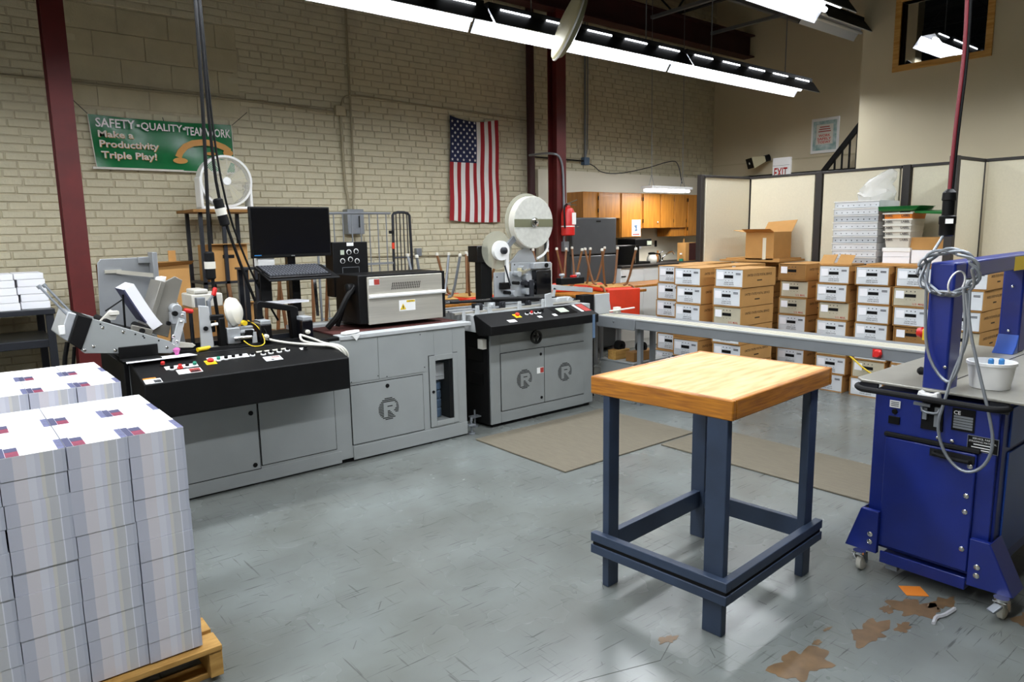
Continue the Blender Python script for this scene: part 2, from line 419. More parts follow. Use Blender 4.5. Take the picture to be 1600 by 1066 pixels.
# seam trims on the end wall
put('trim_2', MB().box(9.895, 9.91, 4.7, 7.0, 2.56, 2.575), 'conduit', None, kind='structure')
put('trim_3', MB().box(9.89, 9.91, 4.7, 6.9, 2.36, 2.375), 'black', None, kind='structure')

# ------------------------------------------------------------------ light fixtures
def fixture(x1, y, z, lit, label, n=2.42, group=None, tubes=True):
    """reflector strip light of length n ending at x1, opening at height z"""
    x0 = x1-n; t = thing('strip_light', label, 'light fixture', (x0+n/2, y, z), group=group)
    put('housing', MB().box(x0+.01, x1-.01, y-.07, y+.07, z+.12, z+.18), 'black', t, .004)
    w_ = MB()
    for s in (-1, 1):
        a = [(y+s*.07, z+.125), (y+s*.16, z), (y+s*.163, z+.004), (y+s*.073, z+.129)]
        w_.prism(a if s < 0 else list(reversed(a)), 'x', x0+.005, x1-.005)
    put('reflector', w_, 'reflector', t)
    o = MB()
    for s in (-1, 1):
        a = [(y+s*.076, z+.131), (y+s*.166, z+.005), (y+s*.168, z+.007), (y+s*.078, z+.133)]
        o.prism(a if s < 0 else list(reversed(a)), 'x', x0, x1)
    put('reflector_back', o, 'black', t)
    for dy in (-.06, .06):
        put('tube', MB().cyl((x0+.04, y+dy, z+.07), (x1-.04, y+dy, z+.07), .019, 10), 'tube' if lit else 'tubeoff', t)
    if lit:
        for k in range(5):     # glowing slots at the top of the reflector
            xs = x0+.12+k*n/5.1
            put('light_slot', MB().box(xs, xs+.3, y-.0835, y-.0775, z+.128, z+.14), 'tube', t)
        ld = bpy.data.lights.new('lamp', 'AREA'); ld.shape = 'RECTANGLE'; ld.size = n-.1; ld.size_y = .2; ld.energy = LAMP_W; ld.color = (.93, .97, 1.0)
        lo = bpy.data.objects.new('lamp', ld); C.objects.link(lo); lo.parent = t; lo.location = (0, 0, .035)
    for xs in (x0+.5, x1-.5):
        put('rod', MB().cyl((xs, y, z+.18), (xs, y, 5.04), .006, 6), 'galv', t)
    return t
FZ = 3.15
nm_ = ['nearest the end wall', 'second from the end wall', 'third from the end wall', 'fourth from the end wall', 'fifth from the end wall']
for k in range(5): fixture(8.35-k*2.44, 4.6, FZ, True, 'lit fluorescent strip light in the long row, '+nm_[k], group='row of strip lights over the machines')
for k in range(4): fixture(5.5-k*2.44, 2.83, FZ, True, 'lit fluorescent strip light of the row at top right, '+nm_[k].replace('the end wall', 'the wood window'), group='row of strip lights over the table')
for k in range(4): fixture(7.9-k*2.44, .9, FZ, True, 'lit fluorescent strip light of the nearest row, '+nm_[k].replace('the end wall', 'the office wall'), group='row of strip lights behind the photographer')
fixture(8.75, 4.1, 3.75, False, 'unlit white strip light hanging under the dark joists near the end wall', n=1.25)
fixture(11.85, 3.72, 3.7, True, 'lit strip light seen through the wood-framed window', n=2.4)
# ================================================================== FOREGROUND
# ---- wooden-topped stool table
A = R(4.2); ca, sa = math.cos(A), math.sin(A); SX, SY = 2.245, 1.489
st = thing('work_table', 'butcher-block work table with dark blue-grey legs and lower rails on the grey floor', 'table', (SX, SY, 0), A, local=True)
# local frame: origin = near corner of the front leg, x along wall direction, y away
def leg(x, y, wx, wy, top=.885): put('leg', MB().box(x, x+wx, y, y+wy, 0, top), 'navy', st, .004)
leg(0, 0, .036, .088); leg(0, .565, .072, .036); leg(.70, -.005, .075, .038); leg(.745, .54, .036, .08)
put('tabletop', MB().box(.018, .852, .0, .647, .905, .962), 'woodtop', st, .003)
for b in ((-.004, .02, -.022, .668), (.02, .85, -.022, .002), (.85, .874, -.022, .668), (.02, .85, .645, .668)):
    put('edge_board', MB().box(*b, .883, .963), 'woodside', st, .006)
for b in ((-.036, 0, -.036, .64, .214, .254), (-.036, 0, -.036, .64, .158, .198), (0, .82, -.036, 0, .214, .254), (0, .82, -.036, 0, .158, .198)):
    put('lower_rail', MB().box(*b), 'navy', st, .003)
for b in ((-.03, 0, -.03, .63, .198, .214), (0, .81, -.03, 0, .198, .214)): put('rail_groove', MB().box(*b), 'gap', st)
put('lower_rail', MB().box(.072, .745, .565, .6, .165, .254), 'navy', st, .003)
put('lower_rail', MB().box(.745, .775, .033, .54, .165, .254), 'navy', st, .003)

# ---- bundles of printed mailers on pallets
def pallet(x0, x1, y0, y1, label):
    p = thing('pallet', label, 'pallet', ((x0+x1)/2, (y0+y1)/2, 0))
    n = 6
    for k in range(n):
        a = y0+k*(y1-y0)/n; put('deck_board', MB().box(x0, x1, a+.005, a+(y1-y0)/n-.02, .118, .138), 'pallet', p, .002)
    for xs in (x0, (x0+x1)/2-.02, x1-.045): put('stringer', MB().box(xs, xs+.045, y0+.01, y1-.02, .02, .118), 'pallet', p, .002)
    for k in range(3):
        a = y0+.05+k*(y1-y0-.15)/2; put('bottom_board', MB().box(x0, x1, a, a+.08, 0, .02), 'pallet', p, .002)
    return p
pallet(-.35, .66, 2.50, 3.30, 'wooden pallet under the near stack of printed mailers')
pallet(-.35, .64, 3.50, 4.25, 'wooden pallet under the rear stack of printed mailers')
BW, BD, BH = .1735, .335, .0735
mat('slate', '#5d6080', .6, var=.2, scale=60); mat('cardred', '#7d2a44', .6, var=.2, scale=60)
def bundle_mesh():
    m = MB().box(.0012, BW-.0012, .0012, BD-.0012, 0, BH-.0012); return m
bme = bundle_mesh().mesh('mailer_bundle'); bme.materials.append(MATS['paperedge'])
top_me = MB().box(.001, BW-.001, .001, BD-.001, BH-.0014, BH).mesh('top_card'); top_me.materials.append(MATS['paper'])
def pbox(x0, x1, y0, y1): return MB().box(x0, x1, y0, y1, BH-.0002, BH+.0006)
prints = [(pbox(BW-.02, BW-.001, .0015, .13), 'slate'), (pbox(.001, .02, .0015, .125), 'paperdark'), (pbox(.021, .055, .0015, .06), 'cardred'), (pbox(.021, .055, .061, .11), 'paperdark')]
pmesh = []
for m, mm in prints:
    me = m.mesh('print_block'); me.materials.append(MATS[mm]); pmesh.append(me)
def bundle(x, y, z, label, group, top):
    o = bpy.data.objects.new('mailer_bundle', bme); C.objects.link(o)
    o.location = (x+random.uniform(-.002, .002), y+random.uniform(-.003, .003), z); tag(o, label, 'paper bundle', group)
    if top:
        c = bpy.data.objects.new('top_card', top_me); C.objects.link(c); c.parent = o
        for me in pmesh:
            q = bpy.data.objects.new('print_block', me); C.objects.link(q); q.parent = c
    return o
def bundle_stack(xr, ncol, yf, nrow_deep, ztop, nlev, which):
    for d in range(nrow_deep):
        for c in range(ncol):
            for l in range(nlev):
                if d > 0 and l > 1: continue       # inner rows are hidden below their top layers
                lab = 'white mailer bundle, %s, %s row, %s column from right, %s from top' % (which, ['front', 'back'][d], ORD[c], ORD[l])
                bundle(xr-(c+1)*BW, yf+d*BD, ztop-(l+1)*BH, lab, 'mailer bundles in the '+which, l == 0)
    # core that carries the inner layers
bundle_stack(.604, 4, 2.535, 2, .954, 11, 'near pallet stack')
bundle_stack(.60, 4, 3.55, 2, .954, 4, 'rear pallet stack')
for (x0, x1, y0, y1, z1, lb) in ((-.088, .60, 2.90, 3.20, .80, 'white core block of mailers inside the near stack'), (-.09, .595, 3.56, 4.21, .655, 'white block of lower mailers in the rear stack')):
    put('mailer_block', MB().box(x0, x1, y0, y1, .139, z1), 'paperedge', None, label=lb, cat='paper bundle')

# ---- blue strapping machine
sm = thing('strapping_machine', 'blue strapping machine on casters with an arch and steel table', 'machine', (3.9, 1.17, 0))
put('body', MB().box(3.29, 4.55, .90, 1.41, .14, .86), 'blue', sm, .006)
put('side_panel', MB().box(3.36, 4.5, .892, .90, .2, .66), 'blue_light', sm, .003)
put('side_panel', MB().box(3.36, 4.5, .892, .90, .68, .85), 'blue_light', sm, .003)
put('front_frame', MB().box(3.27, 3.29, .91, 1.40, .12, .86), 'blue', sm, .004)
dr = put('door', MB().box(3.252, 3.272, .975, 1.34, .135, .655), 'blue', sm, .006)
put('door_gasket', MB().box(3.248, 3.272, .965, 1.345, .658, .676), 'rubber', sm, .004)
h = MB().tube([(3.25,1.135,.632),(3.222,1.13,.628),(3.222,1.0,.622),(3.25,.995,.622)], .008, 8, 1); h.box(3.245, 3.253, .98, 1.15, .612, .645)
put('handle', h, 'rubber', dr)
for (y, z) in ((.995, .60), (1.0, .47), (1.0, .40), (1.0, .235)): put('bolt', MB().lathe((3.252, y, z), [(.011, 0), (.011, .004), (.006, .007)], 12, (-1,0,0)), 'chrome', dr)
for (y, z) in ((1.075, .688), (1.13, .69)): put('bolt', MB().lathe((3.268, y, z), [(.008, 0), (.008, .004), (.004, .006)], 10, (-1,0,0)), 'chrome', sm)
def wedge(y0, y1, out): # caster bracket plate
    poly = [(y0, .30), (y1, .30), (out, .10), (y0, .095)] if y0 > y1 else [(y0, .30), (y1, .30), (out, .10), (y0, .10)]
    return MB().prism(poly, 'x', 3.225, 3.25).prism([(y1, .3), (out, .10), (out+(.004 if out > y1 else -.004), .1), (y1+(.004 if out > y1 else -.004), .3)], 'x', 3.225, 3.36)
for y0, y1, out in ((1.335, 1.41, 1.475), (.965, .895, .80)):
    bk = put('caster_bracket', wedge(y0, y1, out), 'blue', sm, .004)
    for z in (.15, .187): put('bolt', MB().lathe((3.225, y0+(.03 if out > y0 else -.035), z), [(.012, 0), (.012, .005), (.006, .008)], 12, (-1,0,0)), 'chrome', bk)
def caster(x, y, brake):
    k = put('caster', MB().cyl((x, y, .088), (x, y, .10), .028, 16).prism([(x-.02, .09), (x+.03, .09), (x+.045, .035), (x+.025, .035)], 'y', y-.024, y-.02).prism([(x-.02, .09), (x+.03, .09), (x+.045, .035), (x+.025, .035)], 'y', y+.02, y+.024).box(x-.025, x+.03, y-.024, y+.024, .086, .09), 'chrome', sm)
    put('wheel', MB().lathe((x+.03, y-.014, .04), [(.03, 0), (.04, .004), (.04, .024), (.03, .028)], 20, (0,1,0)), 'offwhite', k)
    if brake: put('brake_lever', MB().bar((x-.02, y, .075), (x-.055, y+.02, .05), .035, .012), 'galv', k, .003)
caster(3.205, 1.40, False); caster(3.205, .83, True); caster(4.5, 1.40, False); caster(4.5, .85, False)
put('bottom_tray', MB().box(3.245, 3.6, .975, 1.325, .06, .10).box(3.24, 3.25, .975, 1.325, .06, .115), 'blue', sm, .003)
put('foot_block', MB().box(3.25, 3.28, 1.25, 1.30, .035, .06), 'galv', sm)
tp = put('table_plate', MB().prism([(3.25, .83), (3.25, 1.46), (3.29, 1.495), (4.65, 1.495), (4.65, .62), (3.29, .62), (3.25, .64)], 'z', .888, .90), 'plate', sm, .003)
put('plate_slot', MB().box(3.40, 4.6, 1.165, 1.172, .8995, .9006), 'gap', tp)
put('plate_bracket', MB().box(3.26, 3.275, 1.39, 1.47, .845, .885), 'darkmetal', sm, .002); put('plate_bracket', MB().box(3.26, 3.275, .88, .95, .84, .885), 'darkmetal', sm, .002)
hb = MB().tube([(3.27,1.478,.868),(3.235,1.472,.868),(3.205,1.44,.866),(3.2,1.40,.866),(3.2,.95,.866),(3.205,.91,.866),(3.235,.885,.866),(3.27,.88,.866)], .0135, 10, 2)
put('handle_bar', hb, 'rubber', sm)
ac = put('arch_column', MB().box(3.272, 3.40, 1.115, 1.212, .86, 1.44), 'blue', sm, .01)
put('arch_column', MB().box(4.50, 4.62, 1.20, 1.30, .9, 1.36), 'blue', sm, .01)
put('column_foot', MB().prism([(4.42, .9), (4.5, .9), (4.5, 1.0), (4.47, .94)], 'y', 1.20, 1.30), 'blue_light', sm, .004)
put('arch_beam', MB().bar((3.40, 1.165, 1.402), (4.75, 1.255, 1.402), .10, .075), 'blue', sm, .008)
for (x, y, z) in ((4.495, 1.25, 1.26), (4.495, 1.25, 1.02), (3.27, 1.125, 1.0)): put('bolt', MB().lathe((x, y, z), [(.007, 0), (.007, .003), (.003, .005)], 10, (-1,0,0)), 'chrome', sm)
put('warning_label', MB().box(4.2, 4.36, 1.168, 1.1695, 1.36, 1.43), 'yellow', sm)
put('emergency_button', MB().box(3.30, 3.36, 1.212, 1.235, 1.10, 1.15), 'yellow', sm, .003)
put('emergency_cap', MB().lathe((3.33, 1.235, 1.13), [(.022, 0), (.025, .012), (.018, .03)], 14, (0,1,0)), 'red', sm)
put('lock_knob', MB().lathe((3.3, 1.212, .965), [(.016, 0), (.018, .02), (.01, .03)], 12, (0,1,0)), 'rubber', sm)
put('strap_guide', MB().prism([(1.125, .862), (1.21, .862), (1.20, .895), (1.185, .885), (1.155, .882), (1.14, .893), (1.128, .893)], 'x', 3.215, 3.262), 'white', sm, .003)
lt = put('latch', MB().box(3.262, 3.272, 1.115, 1.20, .72, .845), 'gap', sm)
put('latch_hook', MB().tube([(3.245,1.195,.82),(3.24,1.19,.80),(3.24,1.13,.80),(3.245,1.125,.82)], .006, 8, 1).box(3.25, 3.262, 1.125, 1.145, .74, .825).box(3.25, 3.262, 1.175, 1.192, .765, .815).bar((3.245, 1.16, .83), (3.24, 1.225, .832), .016, .012), 'galv', lt)
def plate(name, y0, y1, z0, z1, m, x=3.268, d=.003): return put(name, MB().box(x-d, x, y0, y1, z0, z1), m, sm)
pt_ = plate('paper_tag', 1.29, 1.335, .79, .822, 'white')
for k in range(3): put('print_line', MB().box(3.2642, 3.2652, 1.296, 1.329, .797+k*.008, .8+k*.008), 'ink', pt_)
put('plug_socket', MB().box(3.262, 3.27, 1.288, 1.336, .715, .75).cyl((3.262, 1.312, .772), (3.27, 1.312, .772), .012, 12), 'black', sm, .002)
ce = plate('name_plate', .996, 1.082, .738, .835, 'black'); text('CE', 'white', ce, (3.2645, 1.063, .815), .026, (-1,0,0))
for k in range(5): put('name_plate_line', MB().box(3.2642, 3.2652, 1.003, 1.075, .748+k*.0115, .757+k*.0115), 'galv', ce)
sv = plate('service_plate', .905, 1.018, .665, .73, 'galv'); put('plate_face', MB().box(3.2642, 3.2652, .907, 1.016, .667, .728), 'black', sv)
for s, z, wd in (('SERVICE, PARTS', .719, .075), ('STRAPPING MATERIAL', .707, .10)): text(s, 'white', sv, (3.2638, .9615, z), wd, (-1,0,0), bold=False)
for z, wd in ((.695, .065), (.683, .08), (.673, .07)): put('print_line', MB().box(3.2636, 3.2643, .9615-wd/2, .9615+wd/2, z-.002, z+.002), 'white', sv)
# tub, with two blue caps in it
tb = thing('plastic_tub', 'white round plastic tub standing on the steel table of the strapping machine', 'tub', (3.47, 1.015, .9))
put('shell', MB().lathe((3.47, 1.015, .9), [(.070, 0), (.074, .002), (.088, .10), (.093, .103), (.093, .115), (.088, .116), (.086, .105), (.072, .008), (.0, .008)], 28), 'white', tb)
for i, (dx, dy, lb) in enumerate(((-.01, .0, 'blue marker cap sticking out of the white tub, left one'), (.02, -.03, 'blue marker cap sticking out of the white tub, right one'))):
    put('marker', MB().lathe((3.47+dx, 1.015+dy, .91), [(.008, 0), (.008, .09), (.011, .092), (.011, .112), (.006, .118)], 10), 'sky', None, label=lb, cat='marker', group='markers in the tub')
# power cord from the ceiling with connector, grey cable coil
pc = thing('power_cord', 'red power cord, shaded side painted black, hanging from the ceiling with a black twist connector', 'cord', (3.36, 1.2, 1.56))
put('cord', MB().tube([(3.42,1.22,5.05),(3.42,1.21,3.2),(3.40,1.2,2.6),(3.415,1.195,2.3),(3.39,1.2,2.0),(3.38,1.2,1.74)], .0075, 8, 2), 'cordred', pc)
put('cord_shade', MB().tube([(3.432,1.212,5.05),(3.432,1.202,3.2),(3.412,1.192,2.6),(3.427,1.187,2.3),(3.402,1.192,2.0),(3.39,1.194,1.74)], .0075, 8, 2), 'black', pc)  # shaded side of the red cord, put in as a black tube alongside
put('connector', MB().lathe((3.385, 1.2, 1.545), [(.018, 0), (.03, .006), (.03, .05), (.033, .055), (.033, .085), (.024, .09), (.024, .15), (.028, .155), (.026, .185), (.012, .2)], 18), 'black', pc)
put('connector_tag', MB().box(3.348, 3.352, 1.165, 1.195, 1.60, 1.62), 'white', pc)
cc = thing('grey_cable', 'grey cable coiled over the blue arch column and hanging in a loop', 'cable', (3.26, 1.16, .7))
co = MB(); pts = []
for k in range(100):
    a = k*.19; r = .105+.012*math.sin(k*.7); pts.append((3.255-.012*(k % 7)*.4+.002*k*.1, 1.135-r*1.0*math.cos(a), 1.40+r*.85*math.sin(a)))
co.tube(pts, .0065, 8); put('coil', co, 'galv', cc)
put('drop', MB().tube([(3.36,1.205,1.545),(3.25,1.215,1.45),(3.245,1.21,1.25),(3.235,1.19,1.05),(3.225,1.10,.93),(3.22,1.06,.985),(3.235,1.045,1.15),(3.24,1.07,1.34)], .0065, 8, 2), 'galv', cc)
put('loop', MB().tube([(3.25,1.05,1.33),(3.23,1.04,1.2),(3.215,.98,1.0),(3.20,.93,.85),(3.195,.90,.72),(3.195,.93,.62),(3.195,1.0,.58),(3.195,1.075,.64),(3.195,1.115,.76),(3.20,1.09,.88),(3.225,1.08,.98),(3.235,1.03,1.15),(3.24,1.06,1.32)], .0065, 8, 2), 'galv', cc)
put('cable_tie', MB().ring((3.25, 1.10, 1.36), (.3, 1, .2), .05, .045, .006, 20), 'white', cc)
# things on the floor
put('card', MB().bar((3.16, 1.185, .0015), (3.225, 1.12, .0015), .085, .002), 'orange', None, label='orange printed card lying on the floor by the blue machine', cat='card')
put('plastic_strip', MB().tube([(2.97,.99,.006),(3.02,1.0,.012),(3.06,.985,.008),(3.12,.975,.012),(3.15,.975,.01)], .008, 5, 1), 'wrap', None, label='crumpled clear plastic strip lying on the floor', cat='litter')
put('floor_mat', MB().box(3.11, 4.50, 3.29, 4.30, 0, .012), 'mat', None, .004, label='brown rubber floor mat in front of the grey tabbing cabinet', cat='mat')
put('floor_mat', MB().box(4.06, 4.72, 1.55, 3.26, 0, .012), 'mat', None, .004, label='brown rubber floor mat alongside the conveyor, behind the work table', cat='mat')
# ---- conveyor
cv = thing('conveyor', 'long grey belt conveyor with a red stop button', 'conveyor', (4.95, 3.0, 0))
put('bed', MB().box(4.79, 5.12, 1.25, 4.75, .715, .79), 'conv', cv, .004)
put('top_rail', MB().box(4.785, 4.815, 1.25, 4.6, .79, .803), 'm_gray', cv, .002)
put('top_bed', MB().box(4.815, 5.12, 1.25, 4.7, .79, .798), 'conv', cv)
for k in range(4): put('belt_groove', MB().box(4.828+k*.045, 4.835+k*.045, 1.25, 4.65, .798, .7985), 'gap', cv)
for k in range(4): put('belt', MB().box(4.835+k*.045, 4.857+k*.045, 1.25, 4.65, .798, .801), 'belt', cv)
put('stop_button', MB().lathe((4.785, 2.05, .757), [(.0, 0), (.026, .0), (.028, .012), (.02, .028)], 18, (-1,0,0)), 'red', cv); put('button_box', MB().box(4.78, 4.79, 2.03, 2.085, .73, .785), 'red', cv)
put('end_plate', MB().box(4.775, 4.785, 4.15, 4.62, .70, .80), 'conv', cv, .006)
for y in (1.5, 4.15): put('leg', MB().box(4.86, 4.90, y, y+.04, 0, .715), 'conv', cv); put('leg', MB().box(5.03, 5.07, y, y+.04, 0, .715), 'conv', cv)
put('outfeed_plate', MB().box(4.80, 5.0, 4.66, 4.675, .80, .995), 'm_light', cv, .004); put('outfeed_plate', MB().prism([(4.98, .81), (5.09, .80), (5.06, .93), (4.98, .955)], 'y', 4.72, 4.73), 'm_light', cv, .004)
put('outfeed_finger', MB().bar((4.93, 4.6, .83), (5.12, 4.45, .86), .03, .012).box(4.98, 5.04, 4.55, 4.60, .81, .865), 'offwhite', cv, .003)
put('bolt', MB().lathe((4.775, 4.4, .76), [(.008, 0), (.008, .004), (.004, .006)], 10, (-1,0,0)), 'chrome', cv)
# cabinet under the conveyor with two tape boxes
ub = thing('small_cabinet', 'small grey open cabinet under the conveyor beside the tabbing machine', 'cabinet', (5.1, 4.45, 0))
c = MB(); c.box(4.87, 5.38, 4.24, 4.26, 0, .37); c.box(4.87, 5.38, 4.63, 4.65, 0, .37); c.box(4.87, 4.885, 4.26, 4.63, 0, .37); c.box(4.87, 5.38, 4.24, 4.65, .36, .38); c.box(4.885, 5.38, 4.26, 4.63, .12, .13)
put('carcass', c, 'm_gray', ub, .003)
put('drawer_front', MB().box(4.93, 5.34, 4.232, 4.24, .05, .15), 'm_light', ub, .003); put('opening', MB().box(4.97, 5.34, 4.236, 4.241, .19, .33), 'gap', ub)
for i, (y, x, m, lb) in enumerate(((4.52, 4.88, 'yellow', 'yellow wooden tape box with a dark roll on the small cabinet'), (4.33, 4.92, 'cardboard_dark', 'brown wooden tape box with a dark roll on the small cabinet'))):
    t = thing('tape_box', lb, 'tape dispenser', (x+.1, y, .38))
    put('box', MB().box(x, x+.3-.1*(1-i), y-.05, y+.05, .38, .47), 'pallet' if i == 0 else 'cardboard_dark', t, .004)
    put('tape_roll', MB().ring((x+.16-.05*(1-i), y, .50), (0,1,0), .05, .022, .06, 24), 'rubber', t)
# ================================================================== MACHINE ONE (ink-jet base)
def rlogo(parent, cx, cz, r, y):
    """round emblem of horizontal stripes with a letter R left blank"""
    bits = ["................", "................", "................", "....111111111...", "....1111111111..", "....111....111..", "....1111111111..", "....111111111...", "....111..111....", "....111...111...", "....111....1111.", "....111.....111.", "................", "................"]
    n = len(bits); m = MB()
    for i in range(n):
        zc = cz+r-(i+.5)*2*r/n; h = math.sqrt(max(0, r*r-(zc-cz)**2)); runs = []; cur = None
        cols = 32
        for k in range(cols):
            x = -r+(k+.5)*2*r/cols; inside = abs(x) < h and bits[i][int((x+r)/(2*r)*16)] == '.'
            if inside and cur is None: cur = x-r/cols
            if not inside and cur is not None: runs.append((cur, x-r/cols)); cur = None
        if cur is not None: runs.append((cur, h))
        for a, b in runs: m.box(cx+a, cx+b, y-.0008, y, zc-.28*2*r/n, zc+.28*2*r/n)
    put('emblem', m, 'gap', parent)
def knob(parent, x, z, y, r=.015): put('lock', MB().lathe((x, y, z), [(r, 0), (r, .003), (r*.6, .005)], 14, (0,-1,0)), 'gap', parent)
def door(parent, x0, x1, z0, z1, y, m='m_gray'):
    put('door_gap', MB().box(x0-.005, x1+.005, y-.002, y, z0-.005, z1+.005), 'gap', parent)
    return put('door', MB().box(x0, x1, y-.008, y-.001, z0, z1), m, parent, .002)
F1 = 4.46
m1 = thing('inkjet_machine', 'long grey ink-jet machine base with black sloped control console', 'machine', (2.0, 4.8, 0))
b = MB(); b.box(.80, 2.86, F1, 5.15, .03, .875); b.box(3.03, 3.15, F1, 5.15, .03, .875); b.box(2.86, 3.03, F1, 5.15, .03, .165); b.box(2.86, 3.03, F1, 5.15, .638, .875); b.box(2.86, 3.03, 4.75, 5.15, .165, .638)
put('body', b, 'm_gray', m1, .003)
put('end_panel', MB().box(.775, .80, F1-.01, 5.16, .02, .89), 'black', m1, .003)
put('plinth', MB().box(.85, 3.12, F1+.02, 5.1, 0, .03), 'gap', m1)
d = door(m1, .86, 1.503, .105, .62, F1); knob(d, 1.464, .479, F1-.008); knob(d, 1.468, .135, F1-.008)
door(m1, 1.515, 2.033, .122, .62, F1)
put('kick_panel', MB().box(.80, 2.07, F1-.006, F1, .012, .098), 'm_gray', m1, .003)
d = door(m1, 2.16, 2.748, .124, .546, F1); knob(d, 2.448, .508, F1-.008); rlogo(d, 2.452, .338, .083, F1-.008)
put('upper_panel', MB().box(2.07, 2.386, F1-.004, F1, .566, .872), 'm_gray', m1, .001); put('upper_panel', MB().box(2.389, 2.79, F1-.004, F1, .566, .872), 'm_gray', m1, .001)
for x, z in ((2.17, .575), (2.379, .59), (2.45, .575), (2.77, .60), (2.74, .85)): put('screw', MB().cyl((x, F1-.006, z), (x, F1-.003, z), .004, 8), 'gap', m1)
put('lower_panel', MB().box(2.16, 3.15, F1-.006, F1, .012, .112), 'm_gray', m1, .003)
fr = MB(); x0, x1, z0, z1 = 2.81, 3.066, .127, .678
fr.box(x0, 2.864, F1-.01, F1, z0, z1); fr.box(3.024, x1, F1-.01, F1, z0, z1); fr.box(2.864, 3.024, F1-.01, F1, z0, .166); fr.box(2.864, 3.024, F1-.01, F1, .637, z1)
put('door_gap', MB().box(x0-.004, 2.862, F1-.0015, F1-.0005, z0-.004, z1+.004).box(3.026, x1+.004, F1-.0015, F1-.0005, z0-.004, z1+.004), 'gap', m1)
wf = put('window_door', fr, 'm_gray', m1, .002)
put('pane', MB().box(2.862, 3.026, F1-.006, F1-.003, .164, .639), 'glass', wf); knob(wf, 2.838, .40, F1-.01, .012)
put('lining', MB().box(2.99, 3.03, F1, 4.74, .166, .637), 'gap', m1)
pm = put('pump_bottle', MB().lathe((2.93, 4.6, .17), [(.06, 0), (.06, .06), (.052, .07), (.06, .08), (.06, .13), (.052, .14), (.06, .15), (.06, .2), (.052, .21), (.06, .22), (.06, .27), (.03, .29)], 20), 'bluegray', m1)
put('ink_module', MB().box(2.87, 2.985, 4.52, 4.72, .47, .60).box(2.865, 2.985, 4.515, 4.53, .50, .505), 'm_light', m1, .006)
# levelling foot
put('levelling_foot', MB().cyl((3.19, 4.46, 0), (3.19, 4.46, .012), .03, 18).cyl((3.19, 4.46, .012), (3.19, 4.46, .13), .008, 10).box(3.15, 3.215, 4.43, 4.49, .07, .082).cyl((3.19, 4.46, .1), (3.19, 4.46, .135), .012, 6), 'galv', m1, .002)
# top: black deck at left, steel table at right
dk = put('deck', MB().box(.80, 2.10, F1-.0, 5.15, .875, .90), 'black', m1, .004)
put('table_edge', MB().box(2.10, 3.20, F1-.015, 4.56, .875, .905), 'm_light', m1, .004)
put('transport_belt', MB().box(2.10, 3.15, 4.56, 4.98, .875, .909), 'redbelt', m1)
put('rear_rail', MB().box(2.0, 3.15, 4.98, 5.15, .875, .93), 'm_light', m1, .004)
put('edge_screw_tab', MB().box(3.16, 3.19, 4.50, 4.505, .905, .985), 'm_light', m1, .004)
# sloped control console
cn = put('console', MB().prism([(F1, .60), (4.13, .612), (4.12, .62), (4.12, .815), (F1-.02, .895), (F1, .895)], 'x', .805, 2.0), 'black', m1, .006)
sl = (.895-.815)/(F1-.02-4.12)
def con(x, dy, up_=0.): return (x, 4.12+dy, .815+dy*sl+up_)
nrm = Vector((0, -sl, 1)).normalized()
def lab(x0, x1, d0, d1, m, nm='control_label'):
    u = .0015; put(nm, MB().hexa([con(x0, d0, 0), con(x1, d0, 0), con(x1, d1, 0), con(x0, d1, 0), con(x0, d0, u), con(x1, d0, u), con(x1, d1, u), con(x0, d1, u)]), m, cn)
lab(.955, 1.13, .155, .20, 'white'); lab(1.20, 1.44, .20, .25, 'white'); lab(1.175, 1.235, .155, .215, 'yellow'); lab(1.50, 1.70, .245, .262, 'belt')
lab(.815, .90, .005, .06, 'white', 'safety_label'); lab(.815, .88, .062, .078, 'orange', 'safety_label'); lab(.86, .897, .008, .045, 'ink', 'safety_label')
lab(1.0, 1.13, .075, .135, 'white', 'safety_label'); lab(1.065, 1.125, .078, .132, 'inkred', 'safety_label'); lab(1.07, 1.12, .08, .105, 'ink', 'safety_label')
lab(1.505, 1.61, .10, .165, 'white', 'safety_label'); lab(1.555, 1.605, .135, .162, 'orange_red', 'safety_label'); lab(1.54, 1.56, .105, .125, 'ink', 'safety_label')
lab(1.77, 1.81, .205, .235, 'white')
def button(x, dy, r, m, collar='white'):
    p = Vector(con(x, dy)); k = put('button_collar', MB().lathe(p, [(r*1.25, 0), (r*1.25, .006), (r, .008)], 14, nrm), collar, cn)
    put('button', MB().lathe(p+nrm*.008, [(r*.85, 0), (r*.85, .012), (r*.6, .016)], 14, nrm), m, cn)
for x, dy, m, cl in ((.985, .155, 'black', 'white'), (1.03, .16, 'red', 'red'), (1.07, .165, 'black', 'white'), (1.112, .17, 'green', 'white'),
                     (1.255, .20, 'green', 'white'), (1.30, .205, 'black', 'white'), (1.345, .21, 'black', 'white'), (1.39, .215, 'black', 'white'),
                     (1.46, .21, 'black', 'white'), (1.525, .205, 'black', 'white'), (1.575, .21, 'black', 'white'), (1.63, .215, 'black', 'white'), (1.685, .22, 'black', 'white'), (1.80, .21, 'black', 'black')):
    button(x, dy, .013, m, cl)
button(1.205, .185, .022, 'red', 'yellow'); button(.955, .225, .013, 'red', 'black')
# cables looping from the print heads over the console end
for i, (dx, dz) in enumerate(((0, 0), (.022, .004), (.04, .0))):
    put('head_cable', MB().tube([(1.60+.24*(i > 0), 4.5, .94), (1.72+.1*i, 4.44, .905), (1.85+.04*i, 4.33, .89), (1.98+dx, 4.28, .875), (2.02+dx, 4.25, .82), (2.025+dx, 4.29, .755), (2.03+dx, 4.42, .74)], .0075, 8, 2), 'offwhite', m1)
